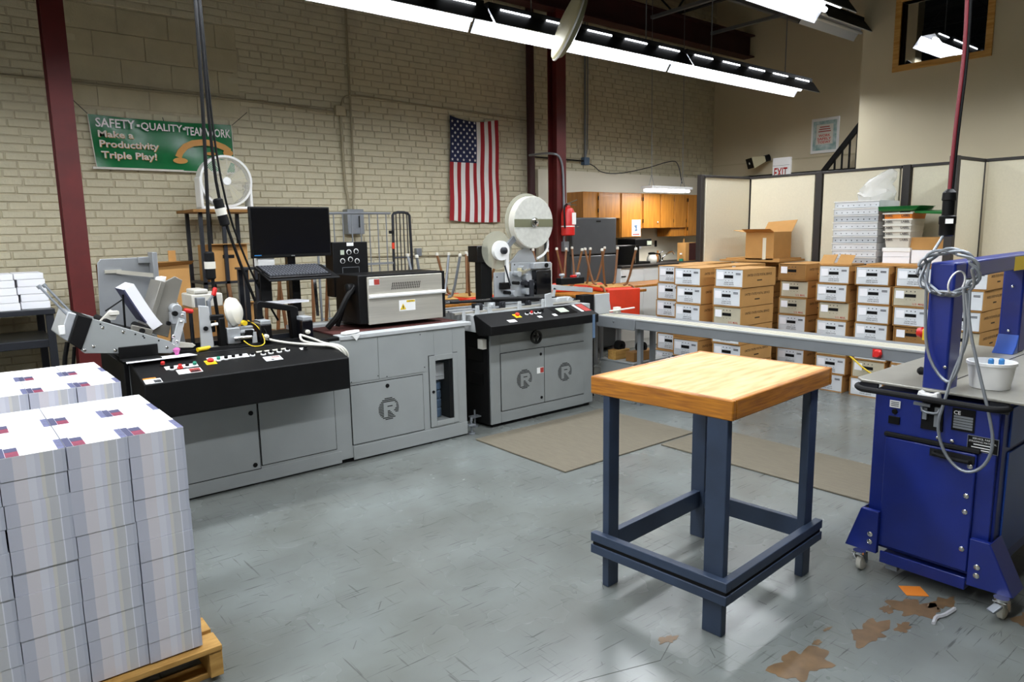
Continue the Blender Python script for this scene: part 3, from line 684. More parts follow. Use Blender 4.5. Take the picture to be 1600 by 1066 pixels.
# ---- feeder on the left end
fd = thing('feeder', 'grey inclined card feeder with side plates and black motor end', 'machine', (.95, 4.65, .9))
SP = [(.60, .965), (.765, .945), (1.04, .912), (1.09, .93), (1.04, .985), (.655, 1.155), (.64, 1.15), (.58, .985)]
for y in (4.50, 4.88): put('side_plate', MB().prism(SP, 'y', y, y+.012), 'm_gray', fd, .003)
for x, z in ((.70, 1.10), (.80, 1.065), (.645, 1.0), (.60, .985), (.75, .965), (1.02, .95)): put('bolt', MB().lathe((x, 4.5, z), [(.009, 0), (.009, .004), (.005, .007)], 10, (0,-1,0)), 'chrome', fd)
for x, z in ((.69, 1.12), (.86, 1.045), (.90, 1.03), (.905, 1.02), (.98, .995)): put('hole', MB().cyl((x, 4.498, z), (x, 4.501, z), .005, 8), 'gap', fd)
put('motor_cover', MB().prism([(.585, 1.185), (.655, 1.155), (.585, .985), (.53, 1.035)], 'y', 4.49, 4.90), 'black', fd, .004)
put('end_block', MB().prism([(.545, 1.2), (.585, 1.185), (.53, 1.035), (.493, 1.07)], 'y', 4.52, 4.88), 'alu', fd, .005)
put('end_switch', MB().box(.49, .52, 4.50, 4.52, 1.08, 1.13), 'white', fd, .003)
for dx in (0, .035): put('guide_rod', MB().cyl((.43+dx, 4.55+dx*3, 1.345), (.55+dx, 4.55+dx*3, 1.17), .006, 8).cyl((.425+dx, 4.55+dx*3, 1.35), (.435+dx, 4.55+dx*3, 1.335), .011, 8), 'galv', fd)
put('feed_table', MB().prism([(.60, 1.10), (1.05, .95), (1.05, .96), (.60, 1.115)], 'y', 4.515, 4.88), 'darkmetal', fd)
put('card_support', MB().prism([(.70, 1.13), (.76, 1.19), (.80, 1.17), (.78, 1.13)], 'y', 4.58, 4.60).box(.75, .80, 4.56, 4.62, 1.16, 1.18), 'offwhite', fd, .002)
cs = []
for k in range(9):
    t = k/8; cs.append((.835+.13*t+.02*math.sin(t*3), 1.30-.245*t-.05*math.sin(t*3.1)))
top_ = [(a, z) for a, z in cs]; bot = [(a+.055, z+.03) for a, z in reversed(cs)]
cd = put('card_pile', MB().prism(top_+bot, 'y', 4.56, 4.80), 'paper', None, label='curved pile of white cards leaning in the feeder', cat='paper bundle')
put('card_edge', MB().prism([(a-.003, z-.002) for a, z in cs[:6]]+[(a+.004, z+.002) for a, z in reversed(cs[:6])], 'y', 4.558, 4.802), 'paperdark', cd)
put('hold_plate', MB().prism([(.958, 1.035), (1.055, .995), (1.165, 1.335), (1.125, 1.36), (1.06, 1.33)], 'y', 4.60, 4.62).prism([(.935, 1.05), (.96, 1.04), (1.065, 1.33), (1.04, 1.34)], 'y', 4.58, 4.84), 'brushed', fd, .003)
put('pad', MB().prism([(1.035, 1.30), (1.07, 1.31), (1.085, 1.36), (1.05, 1.355)], 'y', 4.63, 4.75), 'white', fd, .004)
put('swing_arm', MB().prism([(1.04, .925), (1.085, .92), (1.14, 1.10), (1.105, 1.12)], 'y', 4.52, 4.535), 'm_light', fd, .004)
put('arm_block', MB().box(1.07, 1.15, 4.53, 4.66, 1.08, 1.15).cyl((1.10, 4.52, 1.17), (1.10, 4.64, 1.17), .03, 14), 'alu', fd, .004)
put('red_grip', MB().lathe((1.15, 4.58, 1.155), [(.008, 0), (.014, .006), (.014, .05), (.008, .056)], 12, (1, -.1, -.25)), 'red', fd)
put('lower_bracket', MB().box(.765, .97, 4.40, 4.50, .905, .912).box(.765, .97, 4.488, 4.5, .905, .98), 'black', fd, .004)
put('link_plate', MB().prism([(1.07, .93), (1.19, .915), (1.21, .93), (1.19, .945), (1.08, .97)], 'y', 4.60, 4.61), 'offwhite', fd, .003)
put('belt_unit', MB().prism([(.70, 1.085), (.92, 1.005), (.93, 1.04), (.72, 1.12)], 'y', 4.54, 4.86), 'black', fd, .006)
put('roller', MB().cyl((.93, 4.53, 1.06), (.93, 4.86, 1.06), .022, 14), 'rubber', fd); put('roller', MB().cyl((.73, 4.53, 1.125), (.73, 4.86, 1.125), .018, 14), 'rubber', fd)
put('stop_block', MB().prism([(.84, 1.06), (.95, 1.02), (.96, 1.06), (.85, 1.10)], 'y', 4.52, 4.535), 'brushed', fd, .003); put('stop_knob', MB().cyl((.90, 4.505, 1.06), (.90, 4.52, 1.06), .015, 12), 'gap', fd)
put('support_rod', MB().cyl((.83, 4.60, 1.08), (.835, 4.60, 1.27), .006, 8), 'black', fd); put('support_rod', MB().cyl((.835, 4.60, 1.245), (.74, 4.62, 1.18), .004, 8), 'black', fd)
for x, z in ((1.115, 1.09), (1.125, 1.13), (1.06, .955), (1.08, .975), (1.065, 1.01)): put('pivot_bolt', MB().lathe((x, 4.52, z), [(.010, 0), (.010, .005), (.005, .008)], 10, (0,-1,0)), 'chrome', fd)
put('clamp_knob', MB().cyl((1.085, 4.505, 1.145), (1.085, 4.53, 1.145), .016, 10), 'black', fd); put('clamp_knob', MB().cyl((1.045, 4.505, 1.09), (1.045, 4.53, 1.09), .013, 10), 'black', fd)
put('motor_cable', MB().tube([(.53, 4.55, 1.03), (.50, 4.56, .9), (.52, 4.58, .7), (.56, 4.6, .55)], .012, 8, 2).tube([(.56, 4.55, 1.0), (.54, 4.56, .86), (.5, 4.58, .6)], .009, 8, 2), 'black', fd)
put('sheet', MB().prism([(.775, 4.36), (1.155, 4.38), (1.13, 4.47), (.79, 4.47)], 'z', .902, .905), 'paper', None, label='white sheet of paper on the black console below the feeder', cat='paper')
put('flower_clip', MB().lathe((1.06, 4.45, .905), [(.008, 0), (.016, .02), (.022, .035), (.008, .045)], 8), 'pink', None, label='small pink clip on the white sheet at the feeder', cat='clip')
put('marker_tube', MB().cyl((1.19, 4.50, .915), (1.27, 4.535, .915), .013, 12), 'yellow', None, label='yellow plastic cylinder lying on the black console deck', cat='tube')
# brackets and fittings on the deck
put('guide_bracket', MB().prism([(1.10, .90), (1.19, .90), (1.165, 1.19), (1.125, 1.2)], 'y', 4.74, 4.76), 'm_light', m1, .004)
put('guide_bracket', MB().prism([(1.235, .90), (1.315, .90), (1.30, 1.165), (1.24, 1.175)], 'y', 4.585, 4.60), 'm_light', m1, .004)
put('toggle_clamp', MB().box(1.24, 1.29, 4.61, 4.66, 1.16, 1.22).cyl((1.31, 4.62, 1.1), (1.31, 4.62, 1.2), .014, 10).bar((1.31, 4.62, 1.19), (1.345, 4.62, 1.235), .015, .015), 'galv', m1, .003)
put('red_lever', MB().lathe((1.343, 4.62, 1.225), [(.008, 0), (.014, .006), (.014, .045), (.009, .055)], 12, (.3, 0, 1)), 'red', m1)
put('deck_rail', MB().box(1.10, 1.95, 4.52, 4.535, .90, .915), 'rubber', m1); put('deck_rail', MB().box(1.10, 2.0, 4.70, 4.72, .90, .93), 'darkmetal', m1)
put('clamp_block', MB().box(1.285, 1.335, 4.60, 4.66, 1.0, 1.07), 'black', m1, .004); put('clamp_screw', MB().cyl((1.30, 4.565, 1.05), (1.34, 4.565, 1.055), .009, 10), 'white', m1); put('guide_post', MB().cyl((1.215, 4.68, .9), (1.215, 4.68, 1.14), .012, 10), 'darkmetal', m1)
put('foot_plate', MB().box(1.22, 1.34, 4.56, 4.62, .90, .912), 'brushed', m1, .003); put('roller_pair', MB().cyl((1.42, 4.53, .955), (1.53, 4.53, .955), .014, 12), 'chrome', m1); put('valve_block', MB().box(1.50, 1.545, 4.53, 4.57, .96, 1.0), 'black', m1, .003)
put('thin_cable', MB().tube([(1.36, 4.53, .905), (1.44, 4.50, .903), (1.5, 4.5, .905), (1.57, 4.47, .903)], .004, 6, 2), 'cableblack', m1); put('thin_cable', MB().tube([(1.52, 4.54, 1.05), (1.58, 4.52, 1.06), (1.61, 4.5, 1.0), (1.62, 4.47, .93)], .0035, 6, 2), 'cableblack', m1)
put('black_post', MB().box(1.345, 1.385, 4.56, 4.62, .90, 1.09).box(1.30, 1.385, 4.57, 4.61, 1.075, 1.11), 'black', m1, .006)
put('post_knob', MB().cyl((1.27, 4.57, 1.03), (1.27, 4.60, 1.03), .014, 10), 'black', m1)
bf = thing('desk_fan', 'small white domed fan sitting on the machine deck', 'fan', (1.48, 4.62, .9))
put('shroud', MB().lathe((1.45, 4.66, 1.11), [(.09, 0), (.096, .015), (.085, .045), (.05, .065), (.0, .07)], 24, (.75, -.6, .15)), 'offwhite', bf); put('stem', MB().box(1.44, 1.49, 4.64, 4.70, .90, 1.06), 'white', bf, .006)
put('sensor_unit', MB().box(1.39, 1.47, 4.55, 4.62, .92, 1.02).box(1.48, 1.56, 4.57, 4.62, .94, 1.02).cyl((1.47, 4.56, .99), (1.56, 4.56, .99), .012, 10), 'alu', m1, .004)
put('sensor_bracket', MB().prism([(1.535, .90), (1.57, .90), (1.565, .985), (1.54, .985)], 'y', 4.53, 4.54), 'm_light', m1, .004)
put('sensor_cap', MB().cyl((1.50, 4.54, 1.045), (1.50, 4.58, 1.045), .016, 14), 'yellow', m1)
put('sensor_wire', MB().tube([(1.47, 4.5, .94), (1.5, 4.46, .905), (1.56, 4.45, .9), (1.60, 4.47, .92), (1.58, 4.53, 1.02), (1.52, 4.55, 1.06)], .0032, 6, 2), 'yellow', m1)
# black ink-jet bridge with two heads
br = thing('inkjet_bridge', 'black arched ink-jet head bridge on the machine deck', 'machine part', (1.74, 4.7, .9))
put('arch', MB().prism([(1.60, .90), (1.64, .90), (1.64, 1.13), (1.82, 1.09), (1.83, .90), (1.885, .90), (1.88, 1.11), (1.85, 1.125), (1.62, 1.175), (1.60, 1.16)], 'y', 4.60, 4.66), 'black', br, .006)
for x in (1.58, 1.86):
    hd = put('print_head', MB().box(x, x+.075, 4.50, 4.66, .915, 1.03), 'blackgloss', br, .005); put('head_cap', MB().box(x+.005, x+.07, 4.50, 4.62, 1.03, 1.055), 'alu', hd, .003)
    put('plug', MB().lathe((x+.03, 4.50, .955), [(.014, 0), (.014, .025), (.008, .03)], 10, (0,-1,0)), 'offwhite', hd)
put('ink_cylinder', MB().cyl((1.97, 4.8, .90), (1.97, 4.8, 1.06), .035, 18), 'steel', br)
put('tape_gun', MB().prism([(2.14, 4.44), (2.26, 4.50), (2.29, 4.53), (2.27, 4.56), (2.2, 4.55), (2.13, 4.50)], 'z', .909, .925), 'white', None, .004, label='white tape gun lying on the steel edge near the dryer', cat='tool')
put('gun_tail', MB().prism([(2.18, .91), (2.25, .91), (2.215, .865)], 'y', 4.435, 4.443), 'white', bpy.data.objects['tape_gun'])
# ---- stainless dryer
dy_ = thing('dryer_box', 'stainless steel dryer hood with warning label on the machine table', 'machine', (2.72, 4.8, .91))
put('housing', MB().box(2.345, 3.07, 4.625, 5.0, .945, 1.30), 'black', dy_, .006); put('side_cap', MB().box(3.05, 3.075, 4.61, 5.0, .94, 1.30), 'gap', dy_)
fp = put('front_panel', MB().box(2.41, 3.048, 4.605, 4.625, .94, 1.285), 'steel', dy_, .004)
put('handle_rod', MB().cyl((2.41, 4.59, 1.145), (3.065, 4.59, 1.145), .014, 12), 'white', dy_)
vs_ = MB()
for r in range(3):
    for k in range(16): x = 2.60+k*.0155+r*.004; vs_.hexa([(x, 4.6035, 1.185+r*.018), (x+.006, 4.6035, 1.185+r*.018), (x+.006, 4.606, 1.185+r*.018), (x, 4.606, 1.185+r*.018), (x+.006, 4.6035, 1.2+r*.018), (x+.012, 4.6035, 1.2+r*.018), (x+.012, 4.606, 1.2+r*.018), (x+.006, 4.606, 1.2+r*.018)])
put('vent_slots', vs_, 'gap', fp, kind='stuff')
wl = put('warning_label', MB().box(2.66, 2.80, 4.6035, 4.605, 1.02, 1.10), 'white', fp); put('label_band', MB().box(2.725, 2.795, 4.602, 4.6035, 1.083, 1.097), 'yellow', wl)
put('triangle', MB().prism([(2.668, 1.03), (2.718, 1.03), (2.693, 1.075)], 'y', 4.602, 4.6035), 'yellow', wl); text('CAUTION', 'ink', wl, (2.76, 4.6015, 1.09), .045, (0,-1,0)); put('triangle_mark', MB().prism([(2.690, 1.036), (2.696, 1.036), (2.697, 1.06), (2.689, 1.06)], 'y', 4.601, 4.602), 'ink', wl)
sl_ = put('safety_label', MB().box(2.42, 2.505, 4.6035, 4.605, 1.225, 1.27), 'white', fp); put('label_band', MB().box(2.46, 2.503, 4.602, 4.6035, 1.228, 1.268), 'inkred', sl_)
put('hoses', MB().tube([(2.36, 4.7, 1.22), (2.28, 4.68, 1.15), (2.22, 4.7, 1.02), (2.15, 4.75, .93)], .022, 8, 2).tube([(2.36, 4.8, 1.2), (2.3, 4.78, 1.08), (2.25, 4.8, .93)], .018, 8, 2).lathe((2.36, 4.72, 1.2), [(.04, 0), (.04, .06), (.025, .07)], 14, (-1,0,0)), 'black', dy_)
# ---- monitor, keyboard, control box behind machine one
mo = thing('monitor', 'black flat computer monitor with a dark screen above the keyboard', 'monitor', (2.03, 5.03, .9))
put('screen_case', MB().box(1.735, 2.33, 5.0, 5.035, 1.437, 1.795), 'black', mo, .006); put('screen', MB().box(1.747, 2.318, 4.9985, 5.0005, 1.462, 1.783), 'screen', mo)
put('taskbar_icons', MB().box(1.75, 1.80, 4.9978, 4.9986, 1.453, 1.459), 'sky', mo); put('stand_post', MB().box(2.0, 2.06, 5.035, 5.09, .9, 1.6), 'blackgloss', mo, .004)
put('badge', MB().box(2.017, 2.043, 4.9978, 4.9992, 1.445, 1.451), 'm_gray', mo)
kt = thing('keyboard_tray', 'black keyboard tray arm standing behind the machine deck', 'tray', (1.95, 4.85, .9))
put('tray', MB().hexa([(1.735, 4.70, 1.285), (2.245, 4.70, 1.285), (2.20, 4.90, 1.37), (1.70, 4.90, 1.37), (1.735, 4.70, 1.297), (2.245, 4.70, 1.297), (2.20, 4.90, 1.382), (1.70, 4.90, 1.382)]), 'black', kt, .004)
put('post', MB().box(1.72, 1.80, 4.84, 4.88, 1.14, 1.34).box(1.97, 2.03, 4.9, 4.96, .9, 1.36), 'black', kt, .004); put('chrome_leg', MB().bar((2.13, 4.88, 1.30), (2.17, 4.95, 1.0), .022, .008), 'chrome', kt)
kb = thing('keyboard', 'black computer keyboard lying on the tilted tray', 'keyboard', (1.95, 4.8, 1.35))
def kp(u, v, h=0.): return (1.745+u*.44-.035*v, 4.715+v*.165, 1.302+v*.069+h)
put('case', MB().hexa([kp(0,0), kp(1,0), kp(1,1), kp(0,1), kp(0,0,.014), kp(1,0,.014), kp(1,1,.02), kp(0,1,.02)]), 'blackgloss', kb, .003)
km = MB()
for r in range(6):
    for c_ in range(20):
        u0 = .025+c_*.048; v0 = .1+r*.145; km.hexa([kp(u0,v0,.016), kp(u0+.04,v0,.016), kp(u0+.04,v0+.115,.018), kp(u0,v0+.115,.018), kp(u0+.004,v0+.01,.023), kp(u0+.036,v0+.01,.023), kp(u0+.036,v0+.1,.025), kp(u0+.004,v0+.1,.025)])
put('keys', km, 'keycap', kb); kb.children[-1]['kind'] = 'stuff'
put('paper_pad', MB().prism([(1.72, 4.72), (2.02, 4.74), (1.98, 4.86), (1.72, 4.85)], 'z', 1.13, 1.145), 'paper', None, label='white paper pad lying on the shelf under the keyboard tray', cat='paper')
put('gift_box', MB().box(1.78, 1.90, 5.02, 5.10, 1.375, 1.44), 'white', None, .004, label='small white cardboard box under the left edge of the monitor', cat='box')
put('side_shelf', MB().box(1.66, 2.05, 4.98, 5.16, 1.36, 1.374).box(1.67, 1.70, 5.0, 5.03, .9, 1.36).box(1.67, 1.7, 5.12, 5.15, .9, 1.36), 'darkmetal', None, label='dark metal shelf bracket carrying the small white box', cat='shelf')
cb = thing('control_box', 'black control box with knobs and meters behind the dryer', 'control box', (2.48, 5.1, .93))
put('case', MB().box(2.338, 2.63, 5.0, 5.14, 1.12, 1.535).box(2.40, 2.56, 5.02, 5.12, .93, 1.12), 'black', cb, .005)
put('tag', MB().box(2.455, 2.51, 4.998, 5.0, 1.505, 1.53), 'white', cb); put('meter', MB().box(2.40, 2.43, 4.997, 5.0, 1.44, 1.475), 'lcd', cb)
for x, z in ((2.415, 1.39), (2.48, 1.40), (2.535, 1.385), (2.53, 1.46), (2.47, 1.455)):
    k = put('dial', MB().lathe((x, 5.0, z), [(.016, 0), (.016, .002), (.010, .004), (.009, .018)], 14, (0,-1,0)), 'black', cb); put('dial_scale', MB().ring((x, 4.9985, z+.004), (0,1,0), .02, .0145, .002, 16), 'white', k)
pp = put('name_plate', MB().box(2.41, 2.55, 4.998, 5.0, 1.28, 1.345), 'galv', cb); put('plate_face', MB().box(2.413, 2.547, 4.997, 4.998, 1.283, 1.342), 'black', pp)
# ================================================================== MACHINE TWO (tabbing machine)
F2 = 4.475
m2 = thing('tabbing_machine', 'grey tabbing machine cabinet with two emblem doors and black console', 'machine', (3.98, 4.85, 0))
put('body', MB().box(3.40, 4.58, F2, 5.2, .03, .80), 'm_gray2', m2, .004); put('side_panel', MB().box(3.385, 3.40, F2+.01, 5.2, .03, .86), 'gap', m2)
for z in (.55, .35): put('side_vent', MB().box(3.38, 3.386, 4.55, 4.75, z, z+.1), 'black', m2)
put('plinth', MB().box(3.43, 4.55, F2+.02, 5.1, 0, .03), 'gap', m2); put('kick_panel', MB().box(3.505, 4.46, F2-.004, F2, .03, .115), 'm_gray2', m2, .002)
put('post', MB().box(3.40, 3.50, F2-.003, F2, .03, .80), 'm_gray2', m2, .001); put('upper_panel', MB().box(3.505, 4.46, F2-.003, F2, .70, .78), 'm_gray2', m2, .001); put('upper_panel', MB().box(3.505, 4.46, F2-.003, F2, .62, .696), 'm_gray2', m2, .001)
d = door(m2, 3.508, 3.978, .128, .608, F2, 'm_gray2'); rlogo(d, 3.755, .364, .083, F2-.008); knob(d, 3.94, .555, F2-.008, .013); knob(d, 3.945, .175, F2-.008, .013)
d2 = door(m2, 3.984, 4.457, .128, .606, F2, 'm_gray2'); rlogo(d2, 4.222, .362, .083, F2-.008)
q = put('safety_label', MB().box(3.895, 3.972, F2-.0095, F2-.008, .39, .44), 'white', d); put('label_band', MB().box(3.932, 3.97, F2-.0105, F2-.0095, .393, .437), 'inkred', q)
hw_ = put('handwheel', MB().ring((3.855, F2-.05, .715), (0,1,0), .058, .042, .02, 24).bar((3.80, F2-.05, .715), (3.91, F2-.05, .715), .012, .014).bar((3.855, F2-.05, .66), (3.855, F2-.05, .77), .014, .012, (1,0,0)).cyl((3.855, F2-.06, .715), (3.855, F2, .715), .015, 12), 'blackgloss', m2)
put('outlet_box', MB().box(3.345, 3.386, F2+.02, F2+.09, .66, .74), 'offwhite', m2, .003)
put('levelling_foot', MB().cyl((3.34, 4.62, 0), (3.34, 4.62, .012), .03, 16).cyl((3.34, 4.62, .012), (3.34, 4.62, .14), .008, 8).box(3.30, 3.385, 4.59, 4.65, .08, .09), 'galv', m2)
c2 = put('console', MB().prism([(F2, .78), (4.31, .795), (4.305, .80), (4.305, .868), (4.52, .945), (4.54, .93), (F2+.03, .80)], 'x', 3.29, 4.48), 'black', m2, .005)
s2_ = (.945-.868)/(4.52-4.305)
def co2(x, dy, u=0.): return (x, 4.305+dy, .868+dy*s2_+u)
n2_ = Vector((0, -s2_, 1)).normalized()
def lab2(x0, x1, d0, d1, m, nm='control_label', u=.0015): return put(nm, MB().hexa([co2(x0,d0), co2(x1,d0), co2(x1,d1), co2(x0,d1), co2(x0,d0,u), co2(x1,d0,u), co2(x1,d1,u), co2(x0,d1,u)]), m, c2)
lab2(3.50, 3.58, .03, .07, 'white', 'safety_label'); lab2(4.05, 4.28, .06, .20, 'blackgloss', 'display_bezel', .003); lab2(4.11, 4.21, .09, .165, 'lcd', 'display', .005); lab2(4.34, 4.37, .07, .2, 'white', 'safety_label'); lab2(4.385, 4.46, .07, .2, 'inkred', 'safety_label'); lab2(3.62, 3.68, .09, .15, 'yellow')
def btn2(x, dy, r, m, cl='white'):
    p = Vector(co2(x, dy)); put('button_collar', MB().lathe(p, [(r*1.25, 0), (r*1.25, .006), (r, .008)], 14, n2_), cl, c2); put('button', MB().lathe(p+n2_*.008, [(r*.85, 0), (r*.85, .012), (r*.6, .018)], 14, n2_), m, c2)
btn2(3.65, .12, .022, 'orange_red', 'yellow')
for x, m in ((3.76, 'black'), (3.81, 'red'), (3.86, 'black'), (3.90, 'black')): btn2(x, .13, .013, m)
btn2(3.95, .155, .018, 'black', 'black'); lab2(3.83, 3.87, .05, .08, 'white'); lab2(4.0, 4.04, .05, .085, 'white')
put('strap', MB().box(4.40, 4.43, 4.30, 4.304, .66, .868), 'bluegray', m2)
put('end_tower', MB().box(4.60, 4.745, 4.62, 4.72, .03, 1.0).prism([(4.58, .80), (4.90, .80), (4.66, .05), (4.58, .05)], 'y', 4.75, 4.77), 'gap', m2, .003)
# bed and guides on top
put('bed', MB().box(3.30, 4.60, 4.53, 5.2, .80, .935), 'm_light', m2, .004)
for k, y in enumerate((4.60, 4.68, 4.78, 4.86)): put('guide_rail', MB().bar((3.15, y, .955+.012*(k % 2)), (4.55, y+.02, .955+.012*(k % 2)), .022, .014), 'alu' if k % 2 else 'steel', m2)
for x, y in ((3.33, 4.56), (3.47, 4.58), (3.78, 4.57), (4.05, 4.57), (4.14, 4.57)): put('guide_post', MB().prism([(x, .935), (x+.045, .935), (x+.04, 1.01), (x+.005, 1.01)], 'y', y, y+.012).cyl((x+.022, y-.006, .99), (x+.022, y+.012, .99), .008, 8), 'm_light', m2, .003)
put('guide_post', MB().prism([(4.08, .935), (4.16, .935), (4.15, 1.06), (4.08, 1.05)], 'y', 4.555, 4.57), 'm_light', m2, .003)
put('cross_shaft', MB().cyl((3.2, 4.72, 1.035), (4.3, 4.66, 1.0), .011, 10).cyl((3.60, 4.70, 1.03), (4.1, 4.67, 1.005), .022, 12), 'black', m2); put('cross_shaft', MB().cyl((3.2, 4.80, 1.03), (3.9, 4.8, 1.02), .008, 8), 'chrome', m2)
for x in (3.42, 3.55, 3.66, 3.95): put('clamp_block', MB().box(x, x+.06, 4.66, 4.74, .95, 1.01).cyl((x+.03, 4.65, .985), (x+.03, 4.67, .985), .016, 10), 'darkmetal' if x != 3.55 else 'alu', m2, .004)
put('roller_unit', MB().box(4.22, 4.46, 4.64, 4.72, .945, 1.0).cyl((4.30, 4.63, .975), (4.30, 4.66, .975), .022, 14).cyl((4.44, 4.62, .97), (4.44, 4.70, .97), .03, 14), 'm_light', m2, .004)
put('press_bar', MB().hexa([(4.29, 4.69, 1.07), (4.80, 4.69, 1.01), (4.80, 4.71, 1.01), (4.29, 4.71, 1.07), (4.29, 4.69, 1.115), (4.80, 4.69, 1.055), (4.80, 4.71, 1.055), (4.29, 4.71, 1.115)]), 'm_light', m2, .003)
put('press_head', MB().box(4.39, 4.68, 4.68, 4.76, 1.105, 1.165), 'black', m2, .005)
for x in (4.43, 4.63): put('thumb_knob', MB().lathe((x, 4.72, 1.165), [(.012, 0), (.012, .015), (.026, .02), (.026, .035), (.02, .04)], 14), 'alu', m2)
put('red_clip', MB().box(4.55, 4.60, 4.70, 4.74, 1.165, 1.185), 'red', m2, .004)
put('leg_bracket', MB().prism([(4.27, .94), (4.30, .94), (4.33, 1.08), (4.30, 1.09)], 'y', 4.69, 4.70), 'm_light', m2, .002)
# tabber head with two label reels
th = thing('label_tabber', 'label applicator with big white reel and small clear reel above the tabbing machine', 'machine', (4.1, 4.95, .93))
put('column', MB().box(3.67, 3.79, 4.93, 5.02, .93, 1.335), 'black', th, .004); put('motor_box', MB().box(3.62, 3.74, 4.91, 5.05, 1.335, 1.475), 'blackgloss', th, .005)
put('main_plate', MB().prism([(3.79, .96), (4.42, .96), (4.42, 1.31), (3.985, 1.318), (3.985, 1.24), (3.79, 1.24)], 'y', 4.90, 4.915), 'alu', th, .003)
put('drive_case', MB().box(4.22, 4.40, 4.83, 4.90, 1.02, 1.24), 'blackgloss', th, .005); put('drive_top', MB().box(4.20, 4.41, 4.84, 4.90, 1.255, 1.31), 'alu', th, .004)
put('wheel_cap', MB().ring((4.345, 4.835, 1.283), (0,1,0), .02, .006, .012, 18), 'black', th)
for x, z, r in ((4.02, 1.22, .025), (4.13, 1.18, .035), (4.12, 1.06, .03), (3.97, 1.05, .025), (4.08, 1.27, .02), (4.17, 1.12, .022)): put('guide_roller', MB().cyl((x, 4.83, z), (x, 4.90, z), r, 16), 'alu', th)
for x, z, m_ in ((4.00, 1.14, 'black'), (4.10, 1.13, 'darkmetal'), (4.19, 1.06, 'black'), (3.90, 1.06, 'black'), (4.05, 1.0, 'black')): put('roller_end', MB().cyl((x, 4.822, z), (x, 4.90, z), .016, 14), m_, th)
put('slide_block', MB().box(4.13, 4.18, 4.82, 4.90, .99, 1.16), 'darkmetal', th, .004); put('sensor', MB().box(3.84, 3.94, 4.86, 4.90, 1.09, 1.15), 'black', th, .004); put('sensor', MB().box(4.05, 4.12, 4.85, 4.90, 1.235, 1.27), 'cream', th, .004)
put('tension_arm', MB().bar((3.87, 4.85, 1.30), (3.93, 4.85, 1.12), .008, .012), 'darkmetal', th); put('pinch_arm', MB().bar((4.02, 4.85, 1.20), (4.16, 4.85, 1.26), .01, .02), 'chrome', th)
for x, z in ((3.82, 1.0), (3.82, 1.2), (3.96, .985), (4.40, .985), (4.02, 1.30)): put('screw', MB().cyl((x, 4.897, z), (x, 4.901, z), .006, 8), 'gap', th)
put('cable_strip', MB().box(4.42, 4.435, 4.86, 4.90, .98, 1.30), 'offwhite', th); put('bracket', MB().prism([(3.98, 1.31), (4.30, 1.31), (4.26, 1.40), (4.20, 1.46), (4.10, 1.42)], 'y', 4.925, 4.94), 'alu', th, .003)
put('arm', MB().bar((3.88, 4.88, 1.43), (4.10, 4.92, 1.58), .02, .05), 'galv', th)
rl = put('big_reel', MB().cyl((4.216, 4.86, 1.67), (4.216, 4.93, 1.67), .232, 48), 'offwhite', th); put('reel_flange', MB().cyl((4.20, 4.935, 1.68), (4.20, 4.94, 1.68), .25, 48), 'smoke', rl)
put('reel_face', MB().ring((4.216, 4.858, 1.67), (0,1,0), .226, .04, .004, 48), 'reelface', rl); put('reel_band', MB().box(3.99, 4.442, 4.853, 4.856, 1.63, 1.70), 'olive', rl)
put('reel_hub', MB().lathe((4.216, 4.853, 1.67), [(.042, 0), (.042, .018), (.03, .022)], 20, (0,-1,0)), 'chrome', rl); put('hub_star', MB().box(4.196, 4.236, 4.828, 4.831, 1.665, 1.675).box(4.211, 4.221, 4.828, 4.831, 1.65, 1.69), 'gap', rl)
r2_ = put('small_reel', MB().cyl((3.85, 4.86, 1.43), (3.85, 4.90, 1.43), .085, 32), 'white', th); put('reel_flange', MB().cyl((3.83, 4.905, 1.435), (3.83, 4.91, 1.435), .165, 40), 'smoke', r2_); put('reel_hub', MB().lathe((3.86, 4.86, 1.43), [(.03, 0), (.03, .03), (.015, .04)], 16, (0,-1,0)), 'darkmetal', r2_)
put('label_web', MB().tube([(4.40, 4.89, 1.56), (4.42, 4.89, 1.45), (4.37, 4.89, 1.38), (4.28, 4.89, 1.345)], .012, 6, 2), 'white', th); put('label_web', MB().box(3.90, 3.935, 4.87, 4.89, 1.13, 1.40), 'white', th)
put('base_block', MB().box(3.70, 4.40, 4.92, 5.05, .93, .97), 'darkmetal', th, .004)
# ================================================================== ON THE BRICK WALL
bn = thing('banner', 'green vinyl banner about safety, quality and teamwork hung on the brick wall', 'banner', (1.75, 6.97, 2.18))
bx0, bx1, bz0, bz1 = 1.165, 2.31, 2.185, 2.62
nx = 24; vs = []; fs = []
for j in range(7):
    for i in range(nx+1):
        u = i/nx; v = j/6
        vs.append((bx0+(bx1-bx0)*u-.03*(1-u)*v*1.0, 6.965+.008*math.sin(u*17+v*3)+.006*math.sin(v*7+u*5), bz0+(bz1-bz0)*v-.012*math.sin(math.pi*u)*(v)))
for j in range(6):
    for i in range(nx): a = j*(nx+1)+i; fs.append((a, a+1, a+nx+2, a+nx+1))
n0 = len(vs); vs += [(x, y+.004, z) for x, y, z in vs]; fs += [tuple(n0+k for k in reversed(f)) for f in fs]
put('sheet', MB().add(vs, fs), 'bannergreen', bn)
def bz(u): return .016+.0
for s, cx, cz, wd, hg, m in (('SAFETY', 1.335, 2.555, .30, .075, 'white'), ('QUALITY', 1.70, 2.545, .34, .075, 'white'), ('TEAMWORK', 2.09, 2.535, .40, .075, 'white')):
    text(s, m, bn, (cx, 6.944, cz), wd, (0,-1,0), hg)
for cx in (1.51, 1.885): put('bullet', MB().box(cx-.012, cx+.012, 6.942, 6.945, 2.54, 2.56), 'white', bn)
